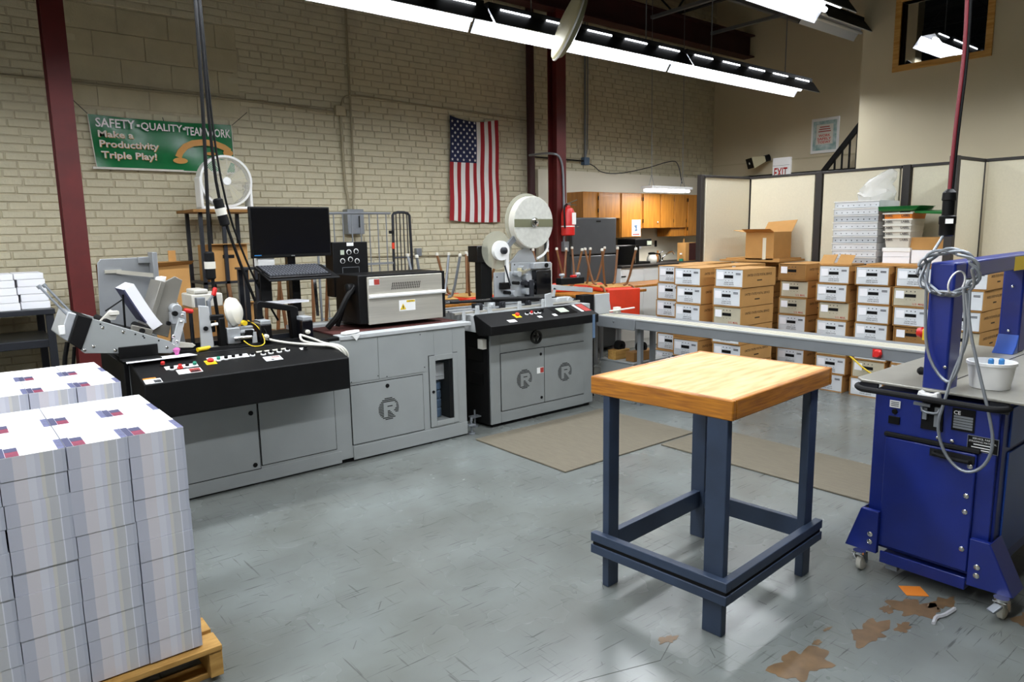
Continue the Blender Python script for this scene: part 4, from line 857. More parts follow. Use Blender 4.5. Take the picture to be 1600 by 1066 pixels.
for s, cx, cz, wd, hg in (('Make a', 1.33, 2.465, .27, .055), ('Productivity', 1.43, 2.375, .46, .075), ('Triple Play!', 1.42, 2.285, .43, .075)):
    text(s, 'bannergold', bn, (cx+.004, 6.9445, cz-.004), wd, (0,-1,0), hg); text(s, 'offwhite', bn, (cx, 6.943, cz), wd, (0,-1,0), hg)
cl_ = [(1.815, 2.30), (1.835, 2.345), (1.88, 2.395), (1.95, 2.43), (2.05, 2.445), (2.15, 2.435), (2.22, 2.41), (2.27, 2.375)]
up_, dn_ = [], []
for i, (a, z) in enumerate(cl_):
    q0 = cl_[max(0, i-1)]; q1 = cl_[min(len(cl_)-1, i+1)]; dx, dz = q1[0]-q0[0], q1[1]-q0[1]; ln = math.hypot(dx, dz); up_.append((a-dz/ln*.027, z+dx/ln*.027)); dn_.append((a+dz/ln*.027, z-dx/ln*.027))
ell = lambda cx, cz, rx, rz: [(cx+rx*math.cos(k*math.pi/10), cz+rz*math.sin(k*math.pi/10)) for k in range(20)]
put('handset_print', MB().prism(up_+dn_[::-1], 'y', 6.942, 6.945), 'bannergold', bn)
for q in ((1.83, 2.27, .062, .026), (2.255, 2.36, .045, .03), (2.10, 2.345, .05, .014)): put('handset_print', MB().prism(ell(*q), 'y', 6.9415, 6.9448), 'bannergold', bn)
hem = MB().box(bx0-.03, bx1, 6.96, 6.975, bz0-.012, bz0+.006); hem.bar((bx1, 6.965, bz0), (bx1, 6.965, bz1), .006, .012, (0,1,0)).bar((bx0, 6.965, bz0), (bx0-.03, 6.965, bz1), .006, .012, (0,1,0)); put('hem', hem, 'offwhite', bn)
for a, b_ in (((1.135, 6.95, 2.62), (1.02, 6.98, 2.75)), ((2.31, 6.95, 2.615), (2.47, 6.98, 2.75)), ((1.72, 6.95, 2.608), (1.72, 6.98, 2.64))): put('tie_string', MB().cyl(a, b_, .003, 6), 'ink', bn)
# flag, hung with the stripes vertical
fl = thing('flag', 'American flag hanging vertically on the brick wall', 'flag', (5.12, 6.96, 1.72))
fx0, fx1, fz0, fz1 = 4.785, 5.49, 1.72, 2.92
def fy(x, z): return 6.955+.012*math.sin((x-4.78)*22+z*2)*(0.4+.6*(2.92-z)/1.2)+.006*math.sin(z*9)
def ftop(x): u = (x-fx0)/(fx1-fx0); return fz1-.045*math.sin(math.pi*min(1, u/.95))-.0*u
def fbot(x): u = (x-fx0)/(fx1-fx0); return fz0-.02*math.sin(u*2.6)+.012*(1-u)
def cloth(x0, x1, za, zb, m, name, dy=0., nx=5, nz=14):
    vs = []; fs = []
    for j in range(nz+1):
        for i in range(nx+1):
            x = x0+(x1-x0)*i/nx; t = ftop(x) if za is None else za; b_ = fbot(x) if zb is None else zb; z = t+(b_-t)*j/nz
            sk = -.05*(2.92-z)/1.2*(1-(x-fx0)/(fx1-fx0)); vs.append((x+sk, fy(x, z)+dy, z))
    for j in range(nz):
        for i in range(nx): a = j*(nx+1)+i; fs.append((a, a+1, a+nx+2, a+nx+1))
    n0 = len(vs); vs += [(x, y+.003, z) for x, y, z in vs]; fs += [tuple(n0+k for k in reversed(f)) for f in fs]
    return put(name, MB().add(vs, fs), m, fl)
sw = (fx1-fx0)/13; CZ = 2.40; CXR = fx0+7*sw
for k in range(13):
    a = fx0+k*sw; cloth(a, a+sw, CZ if k < 7 else None, None, 'flagred' if k % 2 == 0 else 'flagwhite', 'stripe', nx=2)
can = cloth(fx0, CXR, None, CZ, 'flagblue', 'canton', nx=8, nz=8)
stm = MB()
for r in range(11):
    for c_ in range(9):
        if (r+c_) % 2: continue
        x = fx0+.03+c_*(CXR-fx0-.06)/8; z = 2.86-r*.043; sk = -.05*(2.92-z)/1.2*(1-(x-fx0)/(fx1-fx0)); pl = []
        for k in range(10):
            rr = .018 if k % 2 == 0 else .0075; t = math.pi/2+k*math.pi/5; pl.append((x+sk+rr*math.cos(t), z+rr*math.sin(t)))
        yy = fy(x, z); stm.prism(pl, 'y', yy-.006, yy-.003)
put('stars', stm, 'flagwhite', can, kind='stuff')
put('hem_cord', MB().cyl((4.78, 6.96, 2.92), (4.77, 6.98, 2.99), .003, 6).cyl((5.49, 6.96, 2.92), (5.50, 6.98, 3.0), .003, 6), 'offwhite', fl)
# conduits, boxes
def conduit(pts, lab, r=.011, m='conduit_d', sm=1): return put('conduit', MB().tube(pts, r, 8, sm), m, None, label=lab, cat='conduit')
conduit([(-1, 6.972, 2.865), (.6, 6.972, 2.865), (2.57, 6.972, 2.855), (3.36, 6.972, 2.83)], 'long cream conduit running level across the brick above the banner', .012, sm=0)
conduit([(3.44, 6.975, 2.90), (3.47, 6.975, 2.99), (3.56, 6.975, 3.02), (3.8, 6.975, 3.02), (6.2, 6.975, 2.95)], 'cream conduit bending over and running level above the flag', .009)
conduit([(3.43, 6.972, 2.80), (3.44, 6.975, 2.1), (3.47, 6.97, 1.95), (3.47, 6.965, 1.84)], 'cream vertical conduit dropping from the junction box to the grey switch box', .016)
conduit([(3.545, 6.975, 4.2), (3.55, 6.975, 2.1), (3.52, 6.97, 1.9), (3.52, 6.965, 1.84)], 'tall cream vertical conduit beside the junction box', .012)
conduit([(3.57, 6.985, 1.35), (4.3, 6.985, 1.335), (5.35, 6.985, 1.315)], 'thin cream conduit low on the brick behind the wire cart', .008, sm=0)
put('junction_box', MB().box(3.37, 3.48, 6.95, 7.0, 2.80, 2.90), 'conduit', None, .006, label='cream painted junction box on the brick between conduits', cat='junction box')
sb = thing('switch_box', 'grey electrical switch box with lever on the brick wall', 'electrical box', (3.5, 6.95, 1.59)); put('case', MB().box(3.41, 3.60, 6.89, 7.0, 1.59, 1.85), 'galv', sb, .006); put('lever', MB().box(3.535, 3.55, 6.87, 6.89, 1.66, 1.78), 'black', sb, .003); put('cover_lip', MB().box(3.405, 3.605, 6.885, 6.9, 1.69, 1.70), 'galv', sb)
put('outlet_box', MB().box(4.27, 4.34, 6.95, 7.0, 1.33, 1.42), 'galv', None, .004, label='small grey outlet box on the brick right of the wire cart', cat='outlet')
put('drain_pipe', MB().cyl((5.955, 6.9, 0), (5.955, 6.9, 4.3), .05, 16).cyl((5.955, 6.9, 2.0), (5.955, 6.9, 2.06), .06, 16), 'maroon_dark', None, label='dark vertical drain pipe on the brick left of the column', cat='pipe')
conduit([(6.98, 6.97, 4.3), (6.98, 6.97, 2.55)], 'grey vertical conduit right of the column, ending in a blue box', .014, 'galv', 0); conduit([(7.03, 6.97, 4.3), (7.03, 6.97, 2.7), (6.99, 6.97, 2.56)], 'second thin grey vertical conduit right of the column', .008, 'galv')
put('junction_box', MB().box(6.93, 7.03, 6.93, 7.0, 2.46, 2.56), 'bluegray', None, .005, label='blue-grey junction box above the kitchen wall', cat='junction box')
conduit([(6.05, 6.95, 2.52), (6.93, 6.95, 2.51)], 'short black conduit between column and blue-grey box', .01, 'black', 0)
conduit([(5.955, 6.305, 1.45), (5.955, 6.305, 2.25), (5.90, 6.30, 2.47), (5.78, 6.35, 2.50), (5.88, 6.84, 2.52)], 'pale conduit curving down the front of the right column', .014, 'galv', 2)
put('outlet_box', MB().box(5.92, 5.995, 6.26, 6.32, 1.34, 1.46), 'galv', None, .004, label='grey outlet box at the foot of the curved conduit on the column', cat='outlet')
put('thin_wire', MB().tube([(7.0, 6.9, 2.47), (7.1, 6.9, 2.44), (7.2, 6.9, 2.37), (7.5, 6.88, 2.35), (7.8, 6.6, 2.42), (8.0, 6.3, 2.52), (8.06, 6.25, 2.47), (8.08, 6.2, 2.2)], .006, 6, 2), 'ink', None, label='dark wire looping from the blue-grey box to the kitchen light', cat='cable')
# ---- hanging black power cables by the fan
def at(x, y, z): return (x, y, z)
hc = thing('hanging_cables', 'black power cables with white-banded connectors hanging from the ceiling by the fan', 'cable', (1.36, 4.75, .95))
put('cable', MB().tube([(1.40, 4.75, 5.05), (1.42, 4.75, 3.05), (1.405, 4.75, 2.2), (1.38, 4.75, 1.5), (1.385, 4.74, 1.2), (1.40, 4.72, .96)], .0115, 8, 2), 'cableblack', hc)
put('cable', MB().tube([(1.43, 4.78, 5.05), (1.445, 4.78, 3.05), (1.45, 4.78, 2.2), (1.47, 4.78, 1.8), (1.60, 4.8, 1.35), (1.74, 4.85, .98)], .010, 8, 2), 'cableblack', hc)
put('cable', MB().tube([(1.45, 4.80, 5.05), (1.46, 4.8, 2.6), (1.50, 4.8, 1.85), (1.66, 4.85, 1.35), (1.85, 4.9, 1.0)], .007, 8, 2), 'cableblack', hc)
def connector(x, y, z, dx): 
    k = put('connector', MB().lathe((x, y, z), [(.02, 0), (.031, .01), (.031, .17), (.02, .18)], 16, (dx, 0, 1)), 'cableblack', hc); put('band', MB().lathe((x+dx*.07, y, z+.07), [(.034, 0), (.034, .045)], 16, (dx, 0, 1)), 'offwhite', k)
connector(1.375, 4.75, 1.32, .0); connector(1.50, 4.78, 1.66, -.22)
# ---- box fan on the shelf rack
fn = thing('box_fan', 'white box fan with round grille on top of the wall rack', 'fan', (2.06, 6.5, 1.82))
fm = MB().box(1.835, 1.86, 6.44, 6.60, 1.825, 2.10).box(2.255, 2.28, 6.44, 6.60, 1.825, 2.05).box(1.835, 2.28, 6.44, 6.60, 1.822, 1.85)
put('frame', fm, 'white', fn, .01); put('shroud', MB().ring((2.06, 6.50, 2.065), (0,1,0), .222, .205, .13, 40), 'white', fn)
g = MB()
for k in range(15): g.ring((2.06, 6.432, 2.065), (0,1,0), .042+k*.0115, .0385+k*.0115, .004, 40)
for k in range(10): a = k*math.pi/5; g.bar((2.06+.03*math.cos(a), 6.436, 2.065+.03*math.sin(a)), (2.06+.21*math.cos(a+.25), 6.436, 2.065+.21*math.sin(a+.25)), .003, .004, (0,1,0))
put('grille', g, 'offwhite', fn); put('hub', MB().lathe((2.06, 6.435, 2.065), [(.036, 0), (.034, .012), (.0, .016)], 20, (0,-1,0)), 'white', fn)
for k in range(5):
    a = k*2*math.pi/5+.3; c0, s0 = math.cos(a), math.sin(a)
    put('blade', MB().add([(2.06+.04*c0, 6.47, 2.065+.04*s0), (2.06+.19*math.cos(a-.32), 6.46, 2.065+.19*math.sin(a-.32)), (2.06+.195*math.cos(a+.32), 6.50, 2.065+.195*math.sin(a+.32)), (2.06+.05*math.cos(a+.6), 6.49, 2.065+.05*math.sin(a+.6))]*1+[(2.06+.04*c0, 6.474, 2.065+.04*s0), (2.06+.19*math.cos(a-.32), 6.464, 2.065+.19*math.sin(a-.32)), (2.06+.195*math.cos(a+.32), 6.504, 2.065+.195*math.sin(a+.32)), (2.06+.05*math.cos(a+.6), 6.494, 2.065+.05*math.sin(a+.6))], [(0,1,2,3), (7,6,5,4), (0,4,5,1), (1,5,6,2), (2,6,7,3), (3,7,4,0)]), 'cream', fn)
put('back_grille', MB().ring((2.06, 6.57, 2.065), (0,1,0), .21, .20, .01, 32).box(1.86, 2.26, 6.575, 6.58, 2.06, 2.07), 'cream', fn)
rk = thing('wall_rack', 'dark metal rack with a wooden top shelf under the fan', 'rack', (2.0, 6.6, 0))
put('top_shelf', MB().box(1.74, 2.30, 6.36, 6.88, 1.797, 1.822), 'cardboard_dark', rk, .003)
for x in (1.80, 1.99, 2.24):
    for y in (6.42, 6.82): put('post', MB().box(x, x+.03, y, y+.03, 0, 1.797), 'darkmetal', rk)
for z in (.6, 1.18): put('shelf', MB().box(1.80, 2.27, 6.42, 6.85, z, z+.02), 'darkmetal', rk)
for i, (x0, x1, y0, z0, z1, lb) in enumerate(((1.86, 2.20, 6.45, 1.20, 1.52, 'brown open carton on the rack behind the monitor'), (1.85, 2.22, 6.44, .62, 1.0, 'brown carton on the lower rack shelf'))):
    t = thing('carton', lb, 'box', ((x0+x1)/2, y0+.15, z0)); put('carton_body', MB().box(x0, x1, y0, y0+.3, z0, z1), 'cardboard', t, .003); put('flap', MB().bar((x0, y0-.02, z1+.005), (x1, y0-.02, z1+.005), .08, .005), 'cardboard', t); put('handle_slot', MB().box((x0+x1)/2-.05, (x0+x1)/2+.05, y0-.002, y0, z1-.12, z1-.09), 'gap', t)
for i, (x0, x1, y0, z1, lb) in enumerate(((1.33, 1.63, 6.2, 1.39, 'tall brown carton standing behind the aluminium sheet, with an upright flap'), (1.03, 1.22, 6.3, 1.38, 'dark brown carton between the left column and the aluminium sheet'))):
    t = thing('carton', lb, 'box', ((x0+x1)/2, y0+.15, 0)); put('carton_body', MB().box(x0, x1, y0, y0+.35, 0, z1), 'cardboard' if i == 0 else 'cardboard_dark', t, .003)
    if i == 0: put('flap', MB().hexa([(x0-.02, y0, z1-.04), (x1+.02, y0, z1-.02), (x1+.02, y0+.006, z1-.02), (x0-.02, y0+.006, z1-.04), (x0-.02, y0-.05, z1+.0), (x1+.03, y0-.05, z1+.01), (x1+.03, y0-.044, z1+.01), (x0-.02, y0-.044, z1)]), 'cardboard', t); put('tall_flap', MB().box(x1-.08, x1-.02, y0+.3, y0+.306, z1, z1+.09), 'cardboard', t)
# aluminium sheet behind the feeder
al = thing('sheet_guard', 'large grey aluminium sheet with bent bracket standing behind the feeder', 'metal sheet', (.95, 5.1, .9))
put('sheet', MB().prism([(.775, .905), (1.105, .905), (1.105, 1.46), (1.02, 1.468), (.82, 1.465), (.80, 1.44)], 'y', 5.10, 5.106), 'sheetmetal', al, .003)
put('bracket', MB().box(.835, .93, 5.085, 5.10, 1.375, 1.395).hexa([(.90, 5.085, 1.37), (1.12, 5.0, 1.335), (1.12, 5.004, 1.335), (.90, 5.09, 1.37), (.90, 5.085, 1.395), (1.12, 5.0, 1.362), (1.12, 5.004, 1.362), (.90, 5.09, 1.395)]), 'steel', al)
put('edge_channel', MB().box(1.095, 1.125, 4.99, 5.11, 1.10, 1.50).box(1.03, 1.11, 5.07, 5.10, 1.43, 1.47), 'sheetmetal', al, .003)
put('carton', MB().box(1.40, 1.68, 5.40, 5.70, .801, 1.08), 'cardboard_dark', None, .004, label='brown carton under the white folded sheets behind the feeder', cat='box')
put('towel_stack', MB().box(1.42, 1.64, 5.41, 5.68, 1.081, 1.18).box(1.44, 1.54, 5.41, 5.62, 1.18, 1.215), 'offwhite', None, .01, label='white stack of folded sheets behind the feeder brackets', cat='paper')
# left rack with paper stacks
lr = thing('steel_table', 'dark steel table with a lower shelf at the left edge', 'table', (.2, 6.5, 0))
put('top', MB().box(-.9, .665, 6.18, 6.88, 1.045, 1.085), 'darkmetal', lr, .004); put('shelf', MB().box(-.9, .64, 6.2, 6.86, .80, .86), 'darkmetal', lr, .004); put('shelf', MB().box(-.9, .64, 6.2, 6.86, .3, .34), 'darkmetal', lr, .004)
for x in (-.88, .605):
    for y in (6.19, 6.82): put('leg', MB().box(x, x+.05, y, y+.05, 0, 1.05), 'darkmetal', lr, .003)
cols = [(.47, .655, 0), (.33, .465, -.05), (.15, .325, .0)]
for c_, (x0, x1, dy) in enumerate(cols):
    z = 1.085; nlev = 5
    for l in range(nlev):
        hh = .055 if l < 4 else .045; o = MB().box(x0+.01*(l % 2)-.012*l*.5, x1-.004-.006*l, 6.28+dy, 6.6+dy, z, z+hh-.002)
        put('paper_ream', o, 'paper', None, .003, label='white paper ream on the steel table, %s stack from the right, %s from the bottom' % (ORD[c_], ORD[l]), cat='paper', group='paper reams on the steel table'); z += hh
# ---- wire cage cart
wc = thing('wire_cart', 'wire cage roll cart with grey bars behind the control box', 'cart', (3.35, 6.3, 0))
m = MB(); m.tube([(2.80, 6.3, .2), (2.80, 6.3, 1.76), (2.83, 6.3, 1.79), (3.58, 6.3, 1.79)], .012, 8, 1); m.box(2.80, 3.6, 6.29, 6.31, 1.29, 1.31)
for k in range(8): x = 2.88+k*.093; m.cyl((x, 6.3, .25), (x, 6.3, 1.79), .006, 6)
m.cyl((2.80, 6.3, .28), (3.6, 6.3, .28), .01, 8).cyl((2.8, 6.3, .8), (3.6, 6.3, .8), .008, 8)
put('side_panel', m, 'galv', wc)
g2 = MB().tube([(3.60, 6.3, .2), (3.60, 6.3, 1.76), (3.63, 6.3, 1.80), (3.77, 6.3, 1.80), (3.81, 6.3, 1.76), (3.81, 6.3, .2)], .014, 8, 1)
for k in range(4): g2.cyl((3.645+k*.042, 6.3, .3), (3.645+k*.042, 6.3, 1.79), .006, 6)
g2.cyl((3.6, 6.3, 1.35), (3.81, 6.3, 1.35), .008, 8).cyl((3.6, 6.3, .9), (3.81, 6.3, .9), .008, 8); put('end_gate', g2, 'darkmetal', wc)
put('base', MB().box(2.78, 3.83, 5.9, 6.34, .16, .20), 'galv', wc, .003)
for x in (2.85, 3.75):
    for y in (5.95, 6.28): put('caster', MB().lathe((x, y-.015, .06), [(.045, 0), (.06, .006), (.06, .024), (.045, .03)], 16, (0,1,0)).box(x-.02, x+.02, y-.025, y+.025, .06, .16), 'rubber', wc)
put('latch', MB().box(3.55, 3.60, 6.27, 6.29, 1.59, 1.62), 'black', wc); put('red_tag', MB().box(3.575, 3.6, 6.275, 6.285, 1.44, 1.5), 'orange_red', wc)
# ================================================================== inverted chairs on tables
def make_chair(seat_m, leg_m):
    t = thing('stacking_chair', 'chair', 'chair', (0,0,0), local=True, group='chairs turned upside down on tables')
    # upside down: seat near z=0, legs up to .43, back hanging down in front (-y)
    put('seat', MB().prism([(-.20, -.2), (.20, -.2), (.21, .0), (.19, .2), (-.19, .2), (-.21, 0)], 'z', .012, .05), seat_m, t, .015)
    put('seat_board', MB().box(-.18, .18, -.18, .18, .05, .06), 'wood', t, .004)
    for sx in (-1, 1):
        for sy in (-1, 1): put('leg', MB().tube([(sx*.10, sy*.12, .065), (sx*.14, sy*.15, .09), (sx*.20, sy*.21, .45)], .0125, 8, 1), leg_m, t)
        put('back_post', MB().tube([(sx*.17, -.12, .065), (sx*.18, -.23, .05), (sx*.18, -.27, -.05), (sx*.18, -.31, -.33)], .011, 8, 1), leg_m, t)
        for sy in (-1, 1): put('leg_tip', MB().lathe((sx*.20, sy*.21, .445), [(.016, 0), (.016, .02), (.01, .026)], 10), 'offwhite', t)
    put('backrest', MB().prism([(-.19, .05), (.19, .05), (.19, -.29), (-.19, -.29)], 'y', -.335, -.305), seat_m, t, .012)
    return t
ch_o = make_chair('orange_red', 'wooden_leg'); ch_k = make_chair('charcoal', 'galv')
TB = .93
def place(src, first, x, y, z, rz, label):
    o = src if first else copy_tree(src); o.location = (x, y, z); o.rotation_euler = (0, 0, rz); o['label'] = label; return o
place(ch_o, True, 5.72, 5.33, TB, R(-20), 'upside-down orange chair with its back panel hanging beside the mail trays')
place(ch_o, False, 5.28, 5.70, TB, R(160), 'upside-down orange chair with brown legs in front of the dark fridge')
place(ch_o, False, 5.80, 5.86, TB, R(200), 'upside-down orange chair right of the fridge chair, by the counter')
place(ch_o, False, 4.02, 5.62, TB, R(190), 'upside-down red chair behind the tabbing machine, left of its black column')
place(ch_k, True, 3.62, 5.60, TB, R(160), 'upside-down dark chair behind the dryer, with steel legs')
def leg_table(x0, x1, y0, y1, z, label):
    t = thing('folding_table', label, 'table', ((x0+x1)/2, (y0+y1)/2, 0)); put('top', MB().box(x0, x1, y0, y1, z-.03, z), 'oak', t, .006)
    for x in (x0+.05, x1-.09):
        for y in (y0+.05, y1-.09): put('leg', MB().box(x, x+.035, y, y+.035, 0, z-.03), 'galv', t)
leg_table(5.05, 6.1, 5.13, 5.91, TB+.01, 'table under the upturned orange chairs'); leg_table(3.35, 4.35, 5.36, 5.85, TB+.01, 'table under the upturned chairs behind the tabbing machine')
leg_table(6.2, 7.5, 5.62, 6.05, .93, 'pale table in front of the kitchen counter')
# bentwood stool legs behind machine one
for i, (x, y, h_) in enumerate(((1.95, 5.62, 1.24), (2.33, 5.56, 1.30))):
    t = thing('wooden_chair', 'upturned wooden chair with brown legs behind the ink-jet machine, %s from the left' % ORD[i], 'chair', (x, y, .8), group='upturned wooden chairs behind the ink-jet machine')
    put('seat', MB().box(x-.17, x+.17, y-.17, y+.17, .80, .83), 'wooden_leg', t, .006)
    for sx in (-1, 1):
        for sy in (-1, 1): put('leg', MB().cyl((x+sx*.12, y+sy*.12, .83), (x+sx*.15, y+sy*.15, h_+.02*sx), .015, 8), 'wooden_leg', t)
leg_table(1.35, 2.55, 5.30, 5.85, .80, 'table under the upturned wooden chairs behind the ink-jet machine')
# ================================================================== KITCHEN
UY = 6.62
def ucab(x0, x1, z0, doors, label, side=False):
    t = thing('upper_cabinet', label, 'cabinet', ((x0+x1)/2, 6.78, z0), group='oak upper cabinets')
    put('carcass', MB().box(x0, x1, UY+.005, 6.93, z0, 2.085), 'oak', t, .002)
    n = len(doors)
    for k, (a, b_, hinge) in enumerate(doors):
        d_ = put('door', MB().box(a, b_, UY-.015, UY+.003, z0+.006, 2.075), 'oak', t, .003)
        hx = a-.003 if hinge == 'l' else b_+.003
        for zz_ in (z0+.08, 1.98): put('hinge', MB().box(hx-.005, hx+.005, UY-.016, UY-.004, zz_, zz_+.05), 'black', d_)
    return t
ucab(6.60, 7.295, 1.74, [(6.87, 7.28, 'l')], 'oak upper cabinet above the fridge'); ucab(7.30, 7.735, 1.48, [(7.315, 7.715, 'r')], 'tall oak upper cabinet with a paper notice taped on')
k3 = ucab(7.74, 8.125, 1.60, [(7.765, 8.12, 'l')], 'short oak upper cabinet lit brightly under the hanging light'); put('knob', MB().lathe((8.06, UY-.015, 1.68), [(.008, 0), (.012, .015), (.006, .02)], 10, (0,-1,0)), 'chrome', k3)
ucab(8.13, 8.735, 1.60, [(8.14, 8.43, 'r'), (8.445, 8.725, 'r')], 'short two-door oak upper cabinet right of the bright one'); ucab(8.74, 9.6, 1.48, [(8.77, 9.1, 'l'), (9.12, 9.58, 'l')], 'tall oak upper cabinet beside the partition')
put('valance', MB().box(8.42, 8.74, UY+.02, 6.9, 1.48, 1.60), 'oak', None, .003, label='oak box shelf below the two-door cabinet', cat='shelf')
nt_ = put('notice', MB().box(7.52, 7.70, UY-.018, UY-.016, 1.50, 1.72), 'paper', None, label='white paper notice with a dark figure taped to the oak cabinet', cat='notice')
put('figure_print', MB().prism([(7.57, 1.57), (7.60, 1.60), (7.57, 1.645), (7.56, 1.64), (7.60, 1.655), (7.635, 1.65), (7.62, 1.60), (7.64, 1.58), (7.61, 1.56)], 'y', UY-.0195, UY-.018), 'bluegray', nt_); put('red_line', MB().box(7.54, 7.68, UY-.0195, UY-.018, 1.515, 1.53), 'inkred', nt_)
fr_ = thing('refrigerator', 'dark grey top-freezer refrigerator in the kitchen corner', 'refrigerator', (6.57, 6.6, 0))
put('body', MB().box(6.18, 6.97, 6.45, 6.92, .03, 1.742), 'fridge', fr_, .008)
dd = put('freezer_door', MB().box(6.175, 6.975, 6.39, 6.445, 1.285, 1.748), 'fridge', fr_, .012); put('main_door', MB().box(6.175, 6.975, 6.39, 6.445, .06, 1.27), 'fridge', fr_, .012); put('badge', MB().box(6.25, 6.29, 6.388, 6.39, 1.63, 1.64), 'chrome', dd); put('hinge_cap', MB().box(6.60, 6.68, 6.386, 6.39, 1.69, 1.71), 'gap', dd)
ct = thing('kitchen_counter', 'white kitchen counter unit with dark worktop behind the upturned chairs', 'counter', (7.9, 6.6, 0))
put('base_unit', MB().box(7.0, 9.6, 6.33, 6.91, 0, 1.085), 'white', ct, .004); put('worktop', MB().box(6.99, 9.62, 6.30, 6.92, 1.085, 1.12), 'charcoal', ct, .006)
for k in range(6): put('drawer_front', MB().box(7.02+k*.43, 7.43+k*.43, 6.318, 6.33, .90, 1.06), 'white', ct, .003); put('cabinet_door', MB().box(7.02+k*.43, 7.43+k*.43, 6.318, 6.33, .1, .88), 'white', ct, .003)
put('pull', MB().box(7.0, 7.08, 6.31, 6.32, .97, .985), 'black', ct)
mw = thing('microwave', 'black microwave oven on the kitchen counter', 'microwave', (7.22, 6.6, 1.12)); put('case', MB().box(6.98, 7.47, 6.42, 6.80, 1.12, 1.385), 'blackgloss', mw, .006); put('door', MB().box(6.99, 7.35, 6.41, 6.42, 1.13, 1.375), 'screen', mw, .003); put('handle', MB().box(7.36, 7.375, 6.40, 6.41, 1.14, 1.37), 'chrome', mw)
cf = thing('coffee_maker', 'black coffee brewer on the kitchen counter', 'coffee maker', (7.6, 6.6, 1.12)); put('base', MB().box(7.50, 7.74, 6.45, 6.78, 1.12, 1.15), 'black', cf, .005); put('tower', MB().box(7.50, 7.60, 6.60, 6.78, 1.15, 1.46), 'black', cf, .005); put('head', MB().box(7.42, 7.76, 6.45, 6.78, 1.36, 1.46), 'black', cf, .008); put('control_panel', MB().box(7.66, 7.755, 6.445, 6.45, 1.375, 1.43), 'lcd', cf)
pt = thing('coffee_pot', 'glass coffee pot with black collar beside the brewer', 'pot', (7.83, 6.5, 1.12)); put('bowl', MB().lathe((7.83, 6.5, 1.12), [(.06, 0), (.075, .03), (.07, .08), (.045, .12)], 20), 'offwhite', pt); put('collar', MB().lathe((7.83, 6.5, 1.24), [(.05, 0), (.055, .02), (.03, .03)], 18), 'black', pt); put('handle', MB().tube([(7.88, 6.47, 1.25), (7.95, 6.45, 1.24), (7.96, 6.45, 1.17), (7.94, 6.46, 1.13)], .01, 8, 1), 'black', pt)
put('notice', MB().box(7.86, 8.10, 6.925, 6.929, 1.31, 1.50), 'paper', None, label='white notice on the kitchen wall behind the coffee brewer', cat='notice')
put('outlet_plate', MB().box(8.40, 8.45, 6.922, 6.929, 1.33, 1.42), 'black', None, .002, label='black wall outlet above the sink', cat='outlet')
fc = thing('faucet', 'chrome kitchen faucet with angled spout', 'faucet', (8.30, 6.7, 1.12)); put('spout', MB().tube([(8.33, 6.72, 1.12), (8.33, 6.72, 1.16), (8.20, 6.60, 1.20), (8.42, 6.62, 1.27), (8.45, 6.6, 1.22)], .012, 8, 1), 'chrome', fc); put('lever', MB().tube([(8.25, 6.72, 1.12), (8.23, 6.7, 1.24), (8.28, 6.66, 1.27)], .008, 8, 1), 'chrome', fc)
so = thing('soap_bottle', 'clear soap bottle with green liquid by the faucet', 'bottle', (8.42, 6.45, 1.12)); put('bottle', MB().lathe((8.42, 6.45, 1.12), [(.032, 0), (.032, .06), (.015, .085), (.012, .1)], 14), 'glass', so); put('liquid', MB().lathe((8.42, 6.45, 1.123), [(.03, 0), (.03, .035)], 14), 'green', so); put('pump', MB().box(8.40, 8.43, 6.44, 6.46, 1.22, 1.24), 'white', so)
so2 = put('syrup_bottle', MB().lathe((8.26, 6.75, 1.12), [(.028, 0), (.028, .09), (.012, .12), (.012, .16)], 14), 'oak', None, label='small amber bottle behind the faucet', cat='bottle')
bg = thing('paper_bag', 'brown paper shopping bag with dark front on the counter by the partition', 'bag', (8.68, 6.5, 1.12)); put('bag', MB().box(8.52, 8.80, 6.45, 6.60, 1.12, 1.385), 'cardboard', bg, .003); put('front_print', MB().box(8.60, 8.80, 6.445, 6.45, 1.13, 1.38), 'maroon_dark', bg); put('handle', MB().tube([(8.53, 6.5, 1.385), (8.54, 6.5, 1.46), (8.56, 6.5, 1.385)], .004, 6, 1), 'cardboard', bg)
kl = thing('kitchen_light', 'short hanging shop light glowing over the oak cabinets', 'light fixture', (7.95, 6.2, 2.09)); put('channel', MB().box(7.34, 8.19, 6.10, 6.30, 2.115, 2.15), 'white', kl, .004)
for dy in (-.05, .05): put('tube', MB().cyl((7.36, 6.2+dy, 2.095), (8.17, 6.2+dy, 2.095), .016, 10), 'tube', kl)
ld = bpy.data.lights.new('lamp', 'AREA'); ld.shape = 'RECTANGLE'; ld.size = .8; ld.size_y = .16; ld.energy = 20; ld.color = (1, .96, .9); lo = bpy.data.objects.new('lamp', ld); C.objects.link(lo); lo.parent = kl; lo.location = (-.185, 0, -.025)
for x in (7.44, 8.09): put('hanger', MB().cyl((x, 6.2, 2.30), (x-.05, 6.2, 2.15), .003, 6).cyl((x, 6.2, 2.30), (x+.05, 6.2, 2.15), .003, 6).cyl((x, 6.2, 2.3), (x-.1, 6.15, 5.05), .004, 6), 'galv', kl)
ex = thing('fire_extinguisher', 'red fire extinguisher hung on the right column', 'fire extinguisher', (5.945, 6.225, 1.53))
EX_, EY_ = 5.945, 6.225
